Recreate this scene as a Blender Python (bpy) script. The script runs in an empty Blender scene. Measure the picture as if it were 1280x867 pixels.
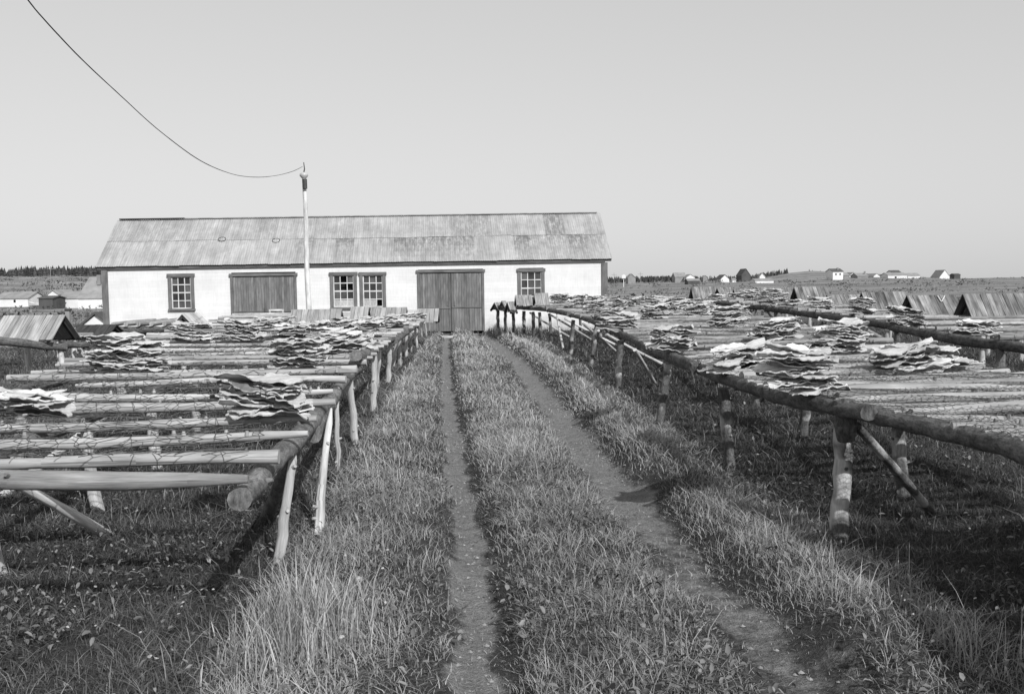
import bpy, math, random
import numpy as np
from mathutils import Vector, Matrix, Euler

random.seed(7)
RNG = np.random.default_rng(11)
sc = bpy.context.scene
COL = sc.collection
R = math.radians

# ------------------------------------------------------------------ camera
FPX = 1200.0
CAM = Vector((0, 0, 1.6))
PITCH = math.atan(77.5 / FPX)
ROLL = R(0.8)
fwd = Vector((0, math.cos(PITCH), -math.sin(PITCH)))
r0 = Vector((1, 0, 0)); u0 = Vector((0, math.sin(PITCH), math.cos(PITCH)))
RIGHT = r0 * math.cos(ROLL) - u0 * math.sin(ROLL)
UP = r0 * math.sin(ROLL) + u0 * math.cos(ROLL)
cd = bpy.data.cameras.new('camera')
cd.sensor_width = 36.0
cd.lens = 36.0 * FPX / 1280.0
cd.clip_start = 0.1
cd.clip_end = 9000
cam = bpy.data.objects.new('camera', cd)
COL.objects.link(cam)
m3 = Matrix((RIGHT, UP, -fwd)).transposed()
cam.matrix_world = Matrix.Translation(CAM) @ m3.to_4x4()
sc.camera = cam

# ------------------------------------------------------------------ world, sun, exposure
SUN_EL, SUN_AZ = R(37), R(153)      # azimuth clockwise from +Y: the sun stands behind the camera, to the right
w = bpy.data.worlds.new('World'); sc.world = w; w.use_nodes = True
nt = w.node_tree; nt.nodes.clear()
sky = nt.nodes.new('ShaderNodeTexSky'); sky.sky_type = 'NISHITA'; sky.sun_disc = False
sky.sun_elevation = SUN_EL; sky.sun_rotation = SUN_AZ
sky.air_density = 1.0; sky.dust_density = 0.2; sky.ozone_density = 1.0
# black and white film sensitive to blue: the sky's blue light alone, with the film's soft response
bw = nt.nodes.new('ShaderNodeSeparateColor')
pw_ = nt.nodes.new('ShaderNodeMath'); pw_.operation = 'POWER'; pw_.inputs[1].default_value = .38
ml_ = nt.nodes.new('ShaderNodeMath'); ml_.operation = 'MULTIPLY'; ml_.inputs[1].default_value = 3.3
bg = nt.nodes.new('ShaderNodeBackground'); bg.inputs['Strength'].default_value = 0.10
wo = nt.nodes.new('ShaderNodeOutputWorld')
nt.links.new(sky.outputs[0], bw.inputs[0]); nt.links.new(bw.outputs[2], pw_.inputs[0]); nt.links.new(pw_.outputs[0], ml_.inputs[0]); nt.links.new(ml_.outputs[0], bg.inputs[0]); nt.links.new(bg.outputs[0], wo.inputs[0])
sd = bpy.data.lights.new('sun', 'SUN'); sd.energy = 4.2; sd.angle = R(0.5); sd.color = (1, 1, 1)
so = bpy.data.objects.new('sun', sd); COL.objects.link(so)
sv = Vector((math.sin(SUN_AZ) * math.cos(SUN_EL), math.cos(SUN_AZ) * math.cos(SUN_EL), math.sin(SUN_EL)))
so.rotation_euler = sv.to_track_quat('Z', 'Y').to_euler(); so.location = (8, -12, 20)
vs = sc.view_settings
vs.view_transform = 'Standard'; vs.look = 'None'; vs.exposure = 0.0; vs.gamma = 1.0; vs.use_curve_mapping = False

# ------------------------------------------------------------------ photo pixel -> world
def ray(px, py):
    return RIGHT * ((px - 640) / FPX) + UP * ((433.5 - py) / FPX) + fwd
def at(px, py, d):
    v = ray(px, py); return CAM + v * (d / v.y)
def plane(px, py, z):
    v = ray(px, py); return CAM + v * ((z - CAM.z) / v.z)
def ground(px, py):
    return plane(px, py, 0.0)

# ------------------------------------------------------------------ terrain
LR_Y = [-20, 3.5, 4.4, 5.76, 8.95, 13, 17.3, 25.6, 33, 60]
LR_X = [1.6, -.10, -.17, -.25, -.51, -.85, -1.18, -1.75, -2.2, -4]
RR_Y = [-20, 3.5, 4.3, 6.06, 8.9, 13.3, 20.4, 27.8, 33, 60]
RR_X = [3.0, 1.22, 1.14, .97, .74, .52, .12, -.5, -1.2, -3]
def snoise(x, y, s, seed=0.0):
    x = np.asarray(x) * s + seed * 3.1; y = np.asarray(y) * s - seed * 1.7
    return (np.sin(x * 1.0 + 1.3 * np.sin(y * .7 + seed)) * np.cos(y * 1.1 + .9 * np.sin(x * .6))
            + .5 * np.sin(x * 2.3 + y * 1.7 + seed) * np.cos(y * 2.1 - x * .8)) / 1.5
def farz(x, y):
    r = np.hypot(x, y)
    t = np.where(y > 1, 640 + 1200 * x / np.maximum(y, 1e-3), np.where(x > 0, 1600.0, -300.0))
    t = np.clip(t, -400, 1700)
    # ground height by distance for the left country and for the right country
    L = np.interp(r, [0, 30, 46, 60, 160, 230, 330, 450, 520, 800, 3500], [0, 0, -.9, -1.15, -1.0, .4, 3.6, 8.0, 8.6, 6, -20])
    Cc = np.interp(r, [0, 30, 60, 150, 300, 430, 520, 800, 3500], [0, 0, 0, .1, 1.3, 1.9, 2.0, 0, -20])
    H = np.interp(r, [0, 30, 60, 150, 300, 360, 470, 560, 800, 3500], [0, 0, 0, 0.1, 1.3, 2.4, 6.6, 5.0, 0, -20])
    E = np.interp(r, [0, 30, 60, 150, 300, 430, 520, 800, 3500], [0, -.02, 0, .25, 1.1, 1.6, 1.6, 0, -20])
    wl = np.clip((420 - t) / 240, 0, 1)
    wh = np.interp(t, [930, 985, 1015, 1050, 1110, 1180], [0, .75, 1, .8, .45, 0])
    we = np.interp(t, [1080, 1200], [0, 1])
    z = L * wl + (1 - wl) * (H * wh + (1 - wh) * (E * we + (1 - we) * Cc))
    return z + np.where(r > 70, .12 * snoise(x, y, .05, 2) * np.clip((r - 70) / 100, 0, 3), 0)
def ruts(x, y):
    dl = x - np.interp(y, LR_Y, LR_X); dr = x - np.interp(y, RR_Y, RR_X)
    return dl, dr
def gz(x, y):
    x = np.asarray(x, float); y = np.asarray(y, float)
    dl, dr = ruts(x, y)
    n = .03 * snoise(x, y, 1.1, 1) + .015 * snoise(x, y, 3.7, 4)
    z = farz(x, y) + n
    near = np.clip((36 - y) / 4, 0, 1) * np.clip((y + 6) / 4, 0, 1)
    z = z + near * (-.07 * np.exp(-(dl / .16) ** 4) - .09 * np.exp(-(dr / .26) ** 4) + .10 * np.exp(-((dr - .52) / .22) ** 2) * np.clip((y - 4.5) / 4, .25, 1)
                    + .03 * np.exp(-((dl - .55) / .35) ** 2) + .03 * np.exp(-((dl + .5) / .3) ** 2))
    return z
def g1(x, y): return float(gz(x, y))

# ------------------------------------------------------------------ mesh helpers
WL = {}
def tag(o, label=None, cat=None, group=None, kind=None):
    if label: o['label'] = label
    if cat: o['category'] = cat
    if group: o['group'] = group
    if kind: o['kind'] = kind
    return o
def thing(name, loc, label, cat, group=None):
    o = bpy.data.objects.new(name, None); COL.objects.link(o)
    o.location = loc; o.empty_display_size = .2
    WL[o] = Vector(loc)
    return tag(o, label, cat, group)
class MB:
    def __init__(s): s.v = []; s.f = []; s.uv = []; s.tone = []; s.mi = []; s.sm = []
    def face(s, idx, uv, tone=0.5, mi=0, smooth=False):
        s.f.append(idx); s.uv.append(uv); s.tone.append(tone); s.mi.append(mi); s.sm.append(smooth)
    def tube(s, pts, rad, n=10, tone=None, jit=0.0, cap=True, sq=1.0, capmi=0):
        """round timber along a polyline; UV = (round, along) in metres"""
        tone = random.random() if tone is None else tone
        pts = [Vector(p) for p in pts]; base = len(s.v); off = random.random() * 50
        if not hasattr(rad, '__len__'): rad = [rad] * len(pts)
        L = 0; ls = []
        ph = [random.random() * 6.28 for _ in range(3)]
        for i, p in enumerate(pts):
            if i: L += (p - pts[i - 1]).length
            ls.append(L)
            t = (pts[min(i + 1, len(pts) - 1)] - pts[max(i - 1, 0)]).normalized()
            a = Vector((0, 0, 1)) if abs(t.z) < .8 else Vector((1, 0, 0))
            sx = t.cross(a).normalized(); sy = sx.cross(t).normalized()
            for k in range(n):
                an = 2 * math.pi * k / n
                rr = rad[i] * (1 + jit * (math.sin(2 * an + ph[0] + L * 1.1) * .5 + math.sin(3 * an + ph[1] - L * 2.3) * .3 + random.uniform(-.35, .35)))
                s.v.append(p + sx * (math.cos(an) * rr) + sy * (math.sin(an) * rr * sq))
        for i in range(len(pts) - 1):
            c = 2 * math.pi * rad[i]
            for k in range(n):
                k2 = (k + 1) % n
                q = [base + i * n + k, base + (i + 1) * n + k, base + (i + 1) * n + k2, base + i * n + k2]
                u1, u2 = off + c * k / n, off + c * (k + 1) / n
                s.face(q, [(u1, ls[i] + off), (u1, ls[i + 1] + off), (u2, ls[i + 1] + off), (u2, ls[i] + off)], tone, 0, True)
        if cap:
            for i, rev in ((0, False), (len(pts) - 1, True)):
                idx = [base + i * n + k for k in range(n)]
                # own vertices so the end stays crisp
                b2 = len(s.v)
                for q in idx: s.v.append(s.v[q].copy())
                ii = [b2 + k for k in range(n)]
                if rev: ii.reverse()
                s.face(ii, [(off + math.cos(6.283 * k / n) * .05, off + math.sin(6.283 * k / n) * .05) for k in range(n)], min(1, tone + .25), capmi)
        return s
    def box(s, c, size, M=None, tone=None, mi=0):
        """box centred at c (in frame M: 3x3 axes), UV grain along its longest side"""
        tone = random.random() if tone is None else tone
        M = M or Matrix.Identity(3)
        b = len(s.v); h = [x / 2 for x in size]; off = random.random() * 50
        la = max(range(3), key=lambda i: size[i])
        loc = []
        for sx in (-1, 1):
            for sy in (-1, 1):
                for sz in (-1, 1):
                    l = Vector((sx * h[0], sy * h[1], sz * h[2])); loc.append(l); s.v.append(Vector(c) + M @ l)
        for q in ((0, 1, 3, 2), (4, 6, 7, 5), (0, 4, 5, 1), (2, 3, 7, 6), (0, 2, 6, 4), (1, 5, 7, 3)):
            uv = []
            for i in q:
                l = loc[i]; oth = [l[k] for k in range(3) if k != la]
                uv.append((off + oth[0] + oth[1], off + l[la]))
            s.face([b + i for i in q], uv, tone, mi)
        return s
    def poly(s, pts, tone=.5, mi=0, uv=None):
        b = len(s.v)
        for p in pts: s.v.append(Vector(p))
        o = Vector(pts[0]); ax = (Vector(pts[1]) - o).normalized()
        nn = ax.cross(Vector(pts[-1]) - o)
        ay = nn.cross(ax).normalized() if nn.length > 1e-9 else Vector((0, 0, 1))
        s.face([b + i for i in range(len(pts))], uv or [((Vector(p) - o).dot(ax), (Vector(p) - o).dot(ay)) for p in pts], tone, mi)
        return s
    def prism(s, poly_a, poly_b, tone=.5, mi=0):
        """two matching outlines and the sides between them"""
        n = len(poly_a)
        s.poly(list(reversed(poly_a)), tone, mi); s.poly(poly_b, tone, mi)
        for i in range(n):
            j = (i + 1) % n
            s.poly([poly_a[i], poly_a[j], poly_b[j], poly_b[i]], tone, mi)
        return s
    def build(s, name, mat, parent=None, origin=None):
        me = bpy.data.meshes.new(name)
        o = bpy.data.objects.new(name, me); COL.objects.link(o)
        if parent is not None:
            org = WL[parent]; o.parent = parent; WL[o] = org
        else:
            org = Vector(origin) if origin is not None else Vector((0, 0, 0)); o.location = org; WL[o] = org
        me.from_pydata([(p - org)[:] for p in s.v], [], s.f)
        ul = me.uv_layers.new(name='UVMap')
        ul.data.foreach_set('uv', np.array([c for f in s.uv for c in f], dtype=np.float32).ravel())
        at_ = me.attributes.new('tone', 'FLOAT', 'FACE'); at_.data.foreach_set('value', np.array(s.tone, dtype=np.float32))
        me.polygons.foreach_set('use_smooth', np.array(s.sm, dtype=bool))
        for m in (mat if isinstance(mat, (list, tuple)) else [mat]): me.materials.append(m)
        me.polygons.foreach_set('material_index', np.array(s.mi, dtype=np.int32))
        me.update()
        return o
def np_mesh(name, verts, loops, starts, mat, tone=None, smooth=None):
    me = bpy.data.meshes.new(name)
    me.vertices.add(len(verts)); me.vertices.foreach_set('co', np.ascontiguousarray(verts, dtype=np.float32).ravel())
    me.loops.add(len(loops)); me.loops.foreach_set('vertex_index', np.ascontiguousarray(loops, dtype=np.int32))
    me.polygons.add(len(starts)); me.polygons.foreach_set('loop_start', np.ascontiguousarray(starts, dtype=np.int32))
    if tone is not None:
        a = me.attributes.new('tone', 'FLOAT', 'FACE'); a.data.foreach_set('value', np.ascontiguousarray(tone, dtype=np.float32))
    if smooth is not None:
        me.polygons.foreach_set('use_smooth', np.full(len(starts), smooth, dtype=bool))
    me.update(calc_edges=True); me.validate()
    me.materials.append(mat)
    o = bpy.data.objects.new(name, me); COL.objects.link(o); WL[o] = Vector((0, 0, 0))
    return o

# ------------------------------------------------------------------ materials (all neutral greys)
def g(v): return (v, v, v, 1)
class NT:
    def __init__(s, name):
        s.m = bpy.data.materials.new(name); s.m.use_nodes = True; s.t = s.m.node_tree; s.t.nodes.clear()
        s.out = s.n('ShaderNodeOutputMaterial')
    def n(s, typ, **kw):
        x = s.t.nodes.new(typ)
        for k, v in kw.items():
            if k.startswith('i_'):
                x.inputs[k[2:].replace('_', ' ')].default_value = v
            else: setattr(x, k, v)
        return x
    def l(s, a, b): s.t.links.new(a, b)
    def math(s, op, a, b=None, clamp=False):
        x = s.n('ShaderNodeMath', operation=op, use_clamp=clamp)
        for i, q in enumerate((a, b)):
            if q is None: continue
            if isinstance(q, (int, float)): x.inputs[i].default_value = q
            else: s.l(q, x.inputs[i])
        return x.outputs[0]
    def ramp(s, fac, a, b, lo=0.0, hi=1.0):
        x = s.n('ShaderNodeMapRange'); x.inputs['From Min'].default_value = a; x.inputs['From Max'].default_value = b
        x.inputs['To Min'].default_value = lo; x.inputs['To Max'].default_value = hi; s.l(fac, x.inputs['Value']); return x.outputs[0]
    def noise(s, vec, scale, detail=4, rough=.55, sc3=None):
        if sc3:
            mp = s.n('ShaderNodeMapping'); mp.inputs['Scale'].default_value = sc3; s.l(vec, mp.inputs['Vector']); vec = mp.outputs[0]
        x = s.n('ShaderNodeTexNoise'); x.inputs['Scale'].default_value = scale; x.inputs['Detail'].default_value = detail
        x.inputs['Roughness'].default_value = rough; s.l(vec, x.inputs['Vector']); return x.outputs[0]
    def uv(s): return s.n('ShaderNodeTexCoord').outputs['UV']
    def pos(s): return s.n('ShaderNodeNewGeometry').outputs['Position']
    def tone(s):
        a = s.n('ShaderNodeAttribute'); a.attribute_name = 'tone'; return a.outputs['Fac']
    def bsdf(s, col, rough=.8, spec=.3, bump=None, bstr=.5, bdist=.01, metal=0.0):
        b = s.n('ShaderNodeBsdfPrincipled'); b.inputs['Roughness'].default_value = rough
        b.inputs['Specular IOR Level'].default_value = spec; b.inputs['Metallic'].default_value = metal
        if isinstance(col, (int, float)): b.inputs['Base Color'].default_value = g(col)
        else: s.l(col, b.inputs['Base Color'])
        if bump is not None:
            bp = s.n('ShaderNodeBump'); bp.inputs['Strength'].default_value = bstr; bp.inputs['Distance'].default_value = bdist
            s.l(bump, bp.inputs['Height']); s.l(bp.outputs[0], b.inputs['Normal'])
        s.l(b.outputs[0], s.out.inputs[0]); return b
def mat_wood(name, lo, hi, su=60, sv=4, tvar=.5, cracks=.5, bstr=.6, rough=.85, blotch=.35):
    """weathered timber: fibres run along V, cracks, blotches, one tone per piece"""
    t = NT(name); uv = t.uv()
    fib = t.noise(uv, 1, 5, .6, (su, sv, 1))
    fine = t.noise(uv, 1, 3, .6, (su * 3.5, sv * 3, 1))
    blo = t.noise(uv, 1, 3, .5, (7, 2.2, 1))
    crk = t.noise(uv, 1, 2, .5, (su * 1.3, sv * .35, 1))
    c = t.ramp(fib, .28, .72, lo, hi)
    c = t.math('MULTIPLY', c, t.ramp(fine, .3, .7, .82, 1.15))
    c = t.math('MULTIPLY', c, t.ramp(blo, .3, .7, 1 - blotch, 1 + blotch * .5))
    c = t.math('MULTIPLY', c, t.ramp(crk, .32, .40, 1 - cracks, 1.0))
    c = t.math('MULTIPLY', c, t.ramp(t.tone(), 0, 1, 1 - tvar * .55, 1 + tvar * .45))
    h = t.math('ADD', t.math('MULTIPLY', fib, .6), t.math('ADD', t.math('MULTIPLY', fine, .25), t.ramp(crk, .32, .40, 0, .6)))
    t.bsdf(c, rough, .25, h, bstr, .006); return t.m
def mat_bark(name, lo, hi, tvar=.4, strip=0.0):
    t = NT(name); uv = t.uv()
    a = t.noise(uv, 1, 6, .65, (28, 11, 1)); b = t.noise(uv, 1, 4, .6, (80, 45, 1)); c0 = t.noise(uv, 1, 3, .5, (6, 3, 1))
    c = t.ramp(a, .3, .72, lo, hi); c = t.math('MULTIPLY', c, t.ramp(b, .3, .7, .65, 1.3)); c = t.math('MULTIPLY', c, t.ramp(c0, .3, .7, .6, 1.35))
    if strip > 0:   # bands where the bark has gone and pale wood shows
        sp = t.noise(uv, 1, 3, .5, (2.5, 3.5, 1)); msk = t.ramp(sp, .5 - .25 * strip + .12, .5 - .25 * strip + .2, 0, 1)
        msk2 = t.math('MINIMUM', t.math('MAXIMUM', msk, 0.0), 1.0)
        mx = t.n('ShaderNodeMix'); mx.data_type = 'FLOAT'; t.l(msk2, mx.inputs[0]); t.l(c, mx.inputs[2])
        fb = t.noise(uv, 1, 4, .6, (50, 5, 1)); t.l(t.ramp(fb, .3, .7, .28, .5), mx.inputs[3]); c = mx.outputs[0]
    c = t.math('MULTIPLY', c, t.ramp(t.tone(), 0, 1, 1 - tvar * .5, 1 + tvar * .5))
    t.bsdf(c, .92, .15, t.math('ADD', a, t.math('MULTIPLY', b, .5)), .9, .012); return t.m
M_POLE = mat_wood('debarked_pole_wood', .33, .56, 45, 3, .45, .45)
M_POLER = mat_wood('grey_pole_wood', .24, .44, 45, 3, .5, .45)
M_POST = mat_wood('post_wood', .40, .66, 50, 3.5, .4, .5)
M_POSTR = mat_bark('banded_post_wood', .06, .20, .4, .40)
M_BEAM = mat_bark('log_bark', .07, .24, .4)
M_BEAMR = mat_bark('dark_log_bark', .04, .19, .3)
M_END = None
M_COVER = mat_wood('weathered_boards', .26, .44, 50, 2.5, .45, .55, .8)
M_COVERG = mat_wood('grey_weathered_boards', .15, .34, 50, 2.0, .6, .5, .8, blotch=.6)
M_COVERD = mat_wood('dark_boards', .03, .09, 50, 2.5, .6, .4)
M_COVERM = mat_wood('half_stained_boards', .14, .34, 50, 1.2, .8, .5, .8, blotch=.7)
M_DOOR = mat_wood('door_planks', .15, .25, 55, 2.0, .45, .45, .6)
M_TRIM = mat_wood('grey_trim_paint', .14, .20, 40, 2, .3, .2, .3)
M_SASH = mat_wood('white_sash_paint', .55, .75, 40, 2, .2, .3, .3)
M_UPOLE = mat_wood('pale_pole_paint', .60, .80, 40, 2, .2, .25, .3)

def mat_wall():
    t = NT('white_clapboard_paint'); p = t.pos()
    n1 = t.noise(p, 1.2, 5, .6); n2 = t.noise(p, 1, 4, .6, (25, 25, 3)); n3 = t.noise(p, 1, 3, .6, (3, 3, 60))
    c = t.ramp(n1, .3, .75, .68, .80); c = t.math('MULTIPLY', c, t.ramp(n2, .25, .6, .93, 1.02)); c = t.math('MULTIPLY', c, t.ramp(n3, .25, .5, .93, 1.0))
    sx = t.n('ShaderNodeSeparateXYZ'); t.l(p, sx.inputs[0])   # mud splashed along the foot of the wall
    spl = t.math('ADD', sx.outputs[2], t.math('MULTIPLY', t.math('SUBTRACT', n1, .5), 1.4)); spl = t.math('MINIMUM', t.math('MAXIMUM', t.ramp(spl, .0, .45, .55, 1.0), .55), 1.0)
    c = t.math('MULTIPLY', c, spl)
    c = t.math('MULTIPLY', c, t.ramp(t.tone(), 0, 1, .95, 1.02))
    t.bsdf(c, .7, .3, n3, .25, .005); return t.m
M_WALL = mat_wall()
def mat_roof():
    t = NT('corrugated_roof_metal'); uv = t.uv()
    big = t.noise(uv, 1, 6, .7, (1.1, 1.3, 1)); str_ = t.noise(uv, 1, 5, .7, (13, 1.1, 1)); sp = t.noise(uv, 1, 6, .75, (9, 2.6, 1))
    st_ = t.noise(uv, 1, 5, .7, (3.2, .45, 1)); c = t.ramp(big, .3, .7, .33, .50); c = t.math('MULTIPLY', c, t.ramp(st_, .36, .60, .78, 1.06)); c = t.math('MULTIPLY', c, t.ramp(str_, .3, .7, .74, 1.12))
    # tone = how far a sheet has rusted
    k = t.math('MULTIPLY', t.tone(), t.ramp(sp, .37, .56, 0, 1)); k = t.math('MINIMUM', t.math('MAXIMUM', k, 0.0), 1.0)
    mx = t.n('ShaderNodeMix'); mx.data_type = 'FLOAT'; t.l(k, mx.inputs[0]); t.l(c, mx.inputs[2]); mx.inputs[3].default_value = .13
    t.bsdf(mx.outputs[0], .62, .35, sp, .15, .004); return t.m
M_ROOF = mat_roof()
def mat_plain(name, v, rough=.8, spec=.3, nscale=6, var=.15, metal=0.0, bump=.2):
    t = NT(name); p = t.pos(); n = t.noise(p, nscale, 5, .6)
    c = t.ramp(n, .3, .7, v * (1 - var), v * (1 + var)); c = t.math('MULTIPLY', c, t.ramp(t.tone(), 0, 1, 1 - var, 1 + var))
    t.bsdf(c, rough, spec, n, bump, .01, metal); return t.m
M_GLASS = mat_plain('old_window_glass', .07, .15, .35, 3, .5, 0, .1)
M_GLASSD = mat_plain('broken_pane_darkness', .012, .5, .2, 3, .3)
M_PANEBOARD = mat_wood('pane_boards', .45, .62, 30, 4, .3, .4)
M_WIRE = mat_plain('rusty_wire', .13, .5, .5, 40, .6, .4, 0)
M_CABLE = mat_plain('black_cable', .02, .6, .3, 20, .2)
M_IRON = mat_plain('dark_iron', .05, .5, .5, 20, .4)
M_CERAMIC = mat_plain('pale_ceramic', .45, .4, .5, 20, .2)
M_FARWHITE = mat_plain('far_white_wall', .72, .8, .2, .5, .12)
M_FARGREY = mat_plain('far_grey_wall', .26, .85, .2, .6, .25)
M_FARDARK = mat_plain('far_dark_wall', .09, .85, .2, .6, .25)
M_FARROOF = mat_plain('far_roof_shingle', .27, .85, .2, .9, .2)
M_FARROOFD = mat_plain('far_dark_roof', .10, .85, .2, .9, .2)
M_SPRUCE = mat_plain('spruce_needles', .055, .95, .1, .7, .45)
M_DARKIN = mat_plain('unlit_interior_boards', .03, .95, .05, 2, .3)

def mat_ground():
    t = NT('turf_and_dirt'); p = t.pos()
    n1 = t.noise(p, .35, 6, .65); n2 = t.noise(p, 9, 6, .7); n3 = t.noise(p, 60, 4, .7); n4 = t.noise(p, .045, 6, .7); n5 = t.noise(p, 1, 5, .7, (.02, .14, 1))
    turf = t.math('MULTIPLY', t.ramp(n2, .3, .7, .045, .10), t.ramp(n1, .3, .7, .7, 1.4))
    turf = t.math('MULTIPLY', turf, t.ramp(n3, .3, .7, .6, 1.35))
    fld = t.math('MULTIPLY', t.ramp(n4, .35, .68, .13, .28), t.ramp(n5, .3, .7, .6, 1.4)); fld = t.math('MULTIPLY', fld, t.ramp(n1, .3, .7, .75, 1.3))
    dirt = t.math('MULTIPLY', t.ramp(n2, .3, .7, .20, .33), t.ramp(n3, .3, .7, .65, 1.25))
    a = t.n('ShaderNodeAttribute'); a.attribute_name = 'dirt'
    b = t.n('ShaderNodeAttribute'); b.attribute_name = 'field'
    k = t.ramp(t.math('ADD', a.outputs['Fac'], t.math('MULTIPLY', t.math('SUBTRACT', n2, .5), .7)), .38, .62, 0, 1); k = t.math('MINIMUM', t.math('MAXIMUM', k, 0.0), 1.0)
    def mix(f, x, y):
        mx = t.n('ShaderNodeMix'); mx.data_type = 'FLOAT'; t.l(f, mx.inputs[0]); t.l(x, mx.inputs[2]); t.l(y, mx.inputs[3]); return mx.outputs[0]
    c = mix(b.outputs['Fac'], turf, fld); c = mix(k, c, dirt)
    t.bsdf(c, .95, .1, t.math('ADD', n2, t.math('MULTIPLY', n3, .6)), 1.0, .06); return t.m
M_GROUND = mat_ground()
def mat_leaf(name, lo, hi, trans=.3, rough=.6):
    t = NT(name)
    c = t.ramp(t.tone(), 0, 1, lo, hi)
    d = t.n('ShaderNodeBsdfPrincipled'); d.inputs['Roughness'].default_value = rough; d.inputs['Specular IOR Level'].default_value = .25
    tr = t.n('ShaderNodeBsdfTranslucent'); t.l(c, d.inputs['Base Color']); t.l(c, tr.inputs['Color'])
    mx = t.n('ShaderNodeMixShader'); mx.inputs[0].default_value = trans
    t.l(d.outputs[0], mx.inputs[1]); t.l(tr.outputs[0], mx.inputs[2]); t.l(mx.outputs[0], t.out.inputs[0]); return t.m
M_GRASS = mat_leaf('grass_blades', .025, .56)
M_WEED = mat_leaf('weed_leaves', .03, .34)
M_DRY = mat_leaf('dry_grass_blades', .2, .62)
M_FLOWER = mat_leaf('white_petals', .3, .65)
def mat_fish(name, lo, hi):
    t = NT(name); uv = t.uv()
    oi = t.n('ShaderNodeObjectInfo').outputs['Random']
    a = t.noise(uv, 1, 5, .65, (9, 4, 1)); b = t.noise(uv, 1, 5, .7, (45, 20, 1)); e = t.noise(uv, 1, 3, .5, (60, 6, 1))
    c = t.ramp(a, .3, .7, lo, hi); c = t.math('MULTIPLY', c, t.ramp(b, .3, .7, .75, 1.2)); c = t.math('MULTIPLY', c, t.ramp(e, .3, .7, .85, 1.1))
    c = t.math('MULTIPLY', c, t.ramp(oi, 0, 1, .75, 1.15))
    t.bsdf(c, .75, .3, t.math('ADD', b, e), .5, .004); return t.m
M_FLESH = mat_fish('dried_fish_flesh', .46, .74)
M_SKIN = mat_fish('dried_fish_skin', .13, .30)

# ------------------------------------------------------------------ the ground sheet
def make_ground():
    rr = np.concatenate([[0.0], np.geomspace(.6, 40, 380), np.geomspace(42, 3500, 110)])
    an = np.concatenate([np.linspace(-42, 42, 460), np.linspace(45, 315, 61)]) * math.pi / 180
    n, m = len(rr), len(an)
    A, RR = np.meshgrid(an, rr)
    X = RR * np.sin(A); Y = RR * np.cos(A)
    Z = gz(X, Y)
    V = np.stack([X, Y, Z], -1).reshape(-1, 3)
    i = np.arange(n - 1)[:, None]; j = np.arange(m)[None, :]; j2 = (j + 1) % m
    q = np.stack([i * m + j, i * m + j2, (i + 1) * m + j2, (i + 1) * m + j], -1).reshape(-1, 4)[:, ::-1]
    o = np_mesh('ground', V, q.ravel(), np.arange(len(q)) * 4, M_GROUND, None, True)
    dl, dr = ruts(X, Y)
    wv = .05 * snoise(X, Y, 4.3, 12) + .03 * snoise(X, Y, 11, 3)
    dl = dl + wv; dr = dr + wv * 1.3
    near = np.clip((34 - Y) / 2, 0, 1)
    d = np.maximum(.85 * np.exp(-((dl + .03) / .13) ** 2), .9 * np.exp(-(dr / .24) ** 2) * np.clip((Y - 3.6) / 4, .62, 1)) * near
    d = np.maximum(d, .42 * np.exp(-((X - 1.3) / .7) ** 2) * np.clip((4.9 - Y) / .9, 0, 1) * np.clip((Y + 1) / 2, 0, 1))
    me = o.data
    for nm, val in (('dirt', d), ('field', np.clip((np.hypot(X, Y) - 30) / 25, 0, 1))):
        a = me.attributes.new(nm, 'FLOAT', 'POINT'); a.data.foreach_set('value', val.astype(np.float32).ravel())
    tag(o, None, None, None, 'structure')
make_ground()

# ------------------------------------------------------------------ the long white building
BO = at(133, 411, 32.1); BO.z = 0
BR = at(757, 411, 33.4); BR.z = 0
bu = (BR - BO); BLEN = bu.length; bu.normalize()
bn = Vector((-bu.y, bu.x, 0))           # into the building
BD, BH, RZ = 4.5, 2.46, 4.04
OVH = .10      # eave overhang
SL = .028      # the old shed stands a little higher towards its right end
def bp(u, n, z): return BO + bu * u + bn * n + Vector((0, 0, z * (1 + SL * u / BLEN)))
def bface(px, py):                       # photo pixel -> (u, z) on the front wall
    v = ray(px, py); t = (BO - CAM).dot(bn) / v.dot(bn); p = CAM + v * t - BO
    return p.dot(bu), p.z / (1 + SL * p.dot(bu) / BLEN)
BM = Matrix((bu, bn, Vector((0, 0, 1)))).transposed()
def BMT(z): return BM @ Matrix.Rotation(-math.atan(SL * z / BLEN), 3, 'Y')
ware = thing('long_shed', BO, 'long low white clapboard shed with grey corrugated roof behind the fish racks', 'shed')
def rect(px0, py0, px1, py1):
    a = bface(px0, (py0)); b = bface(px1, py1)
    c = bface((px0 + px1) / 2, py0); d = bface((px0 + px1) / 2, py1)
    return a[0], d[1], b[0], c[1]       # u0,z0,u1,z1
WINS = [rect(210, 342, 244, 388), rect(412.5, 340, 447, 386), rect(449.5, 340, 483, 386), rect(647, 335.5, 681, 383)]
DOORS = [rect(288, 341.5, 372.5, 412), rect(521.5, 337, 606, 415)]
for i in range(2):
    u0, z0, u1, z1 = DOORS[i]; DOORS[i] = (u0, .02, u1, z1)
mb = MB()
ops = WINS + DOORS
nrow = 22; hrow = BH / nrow
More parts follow.
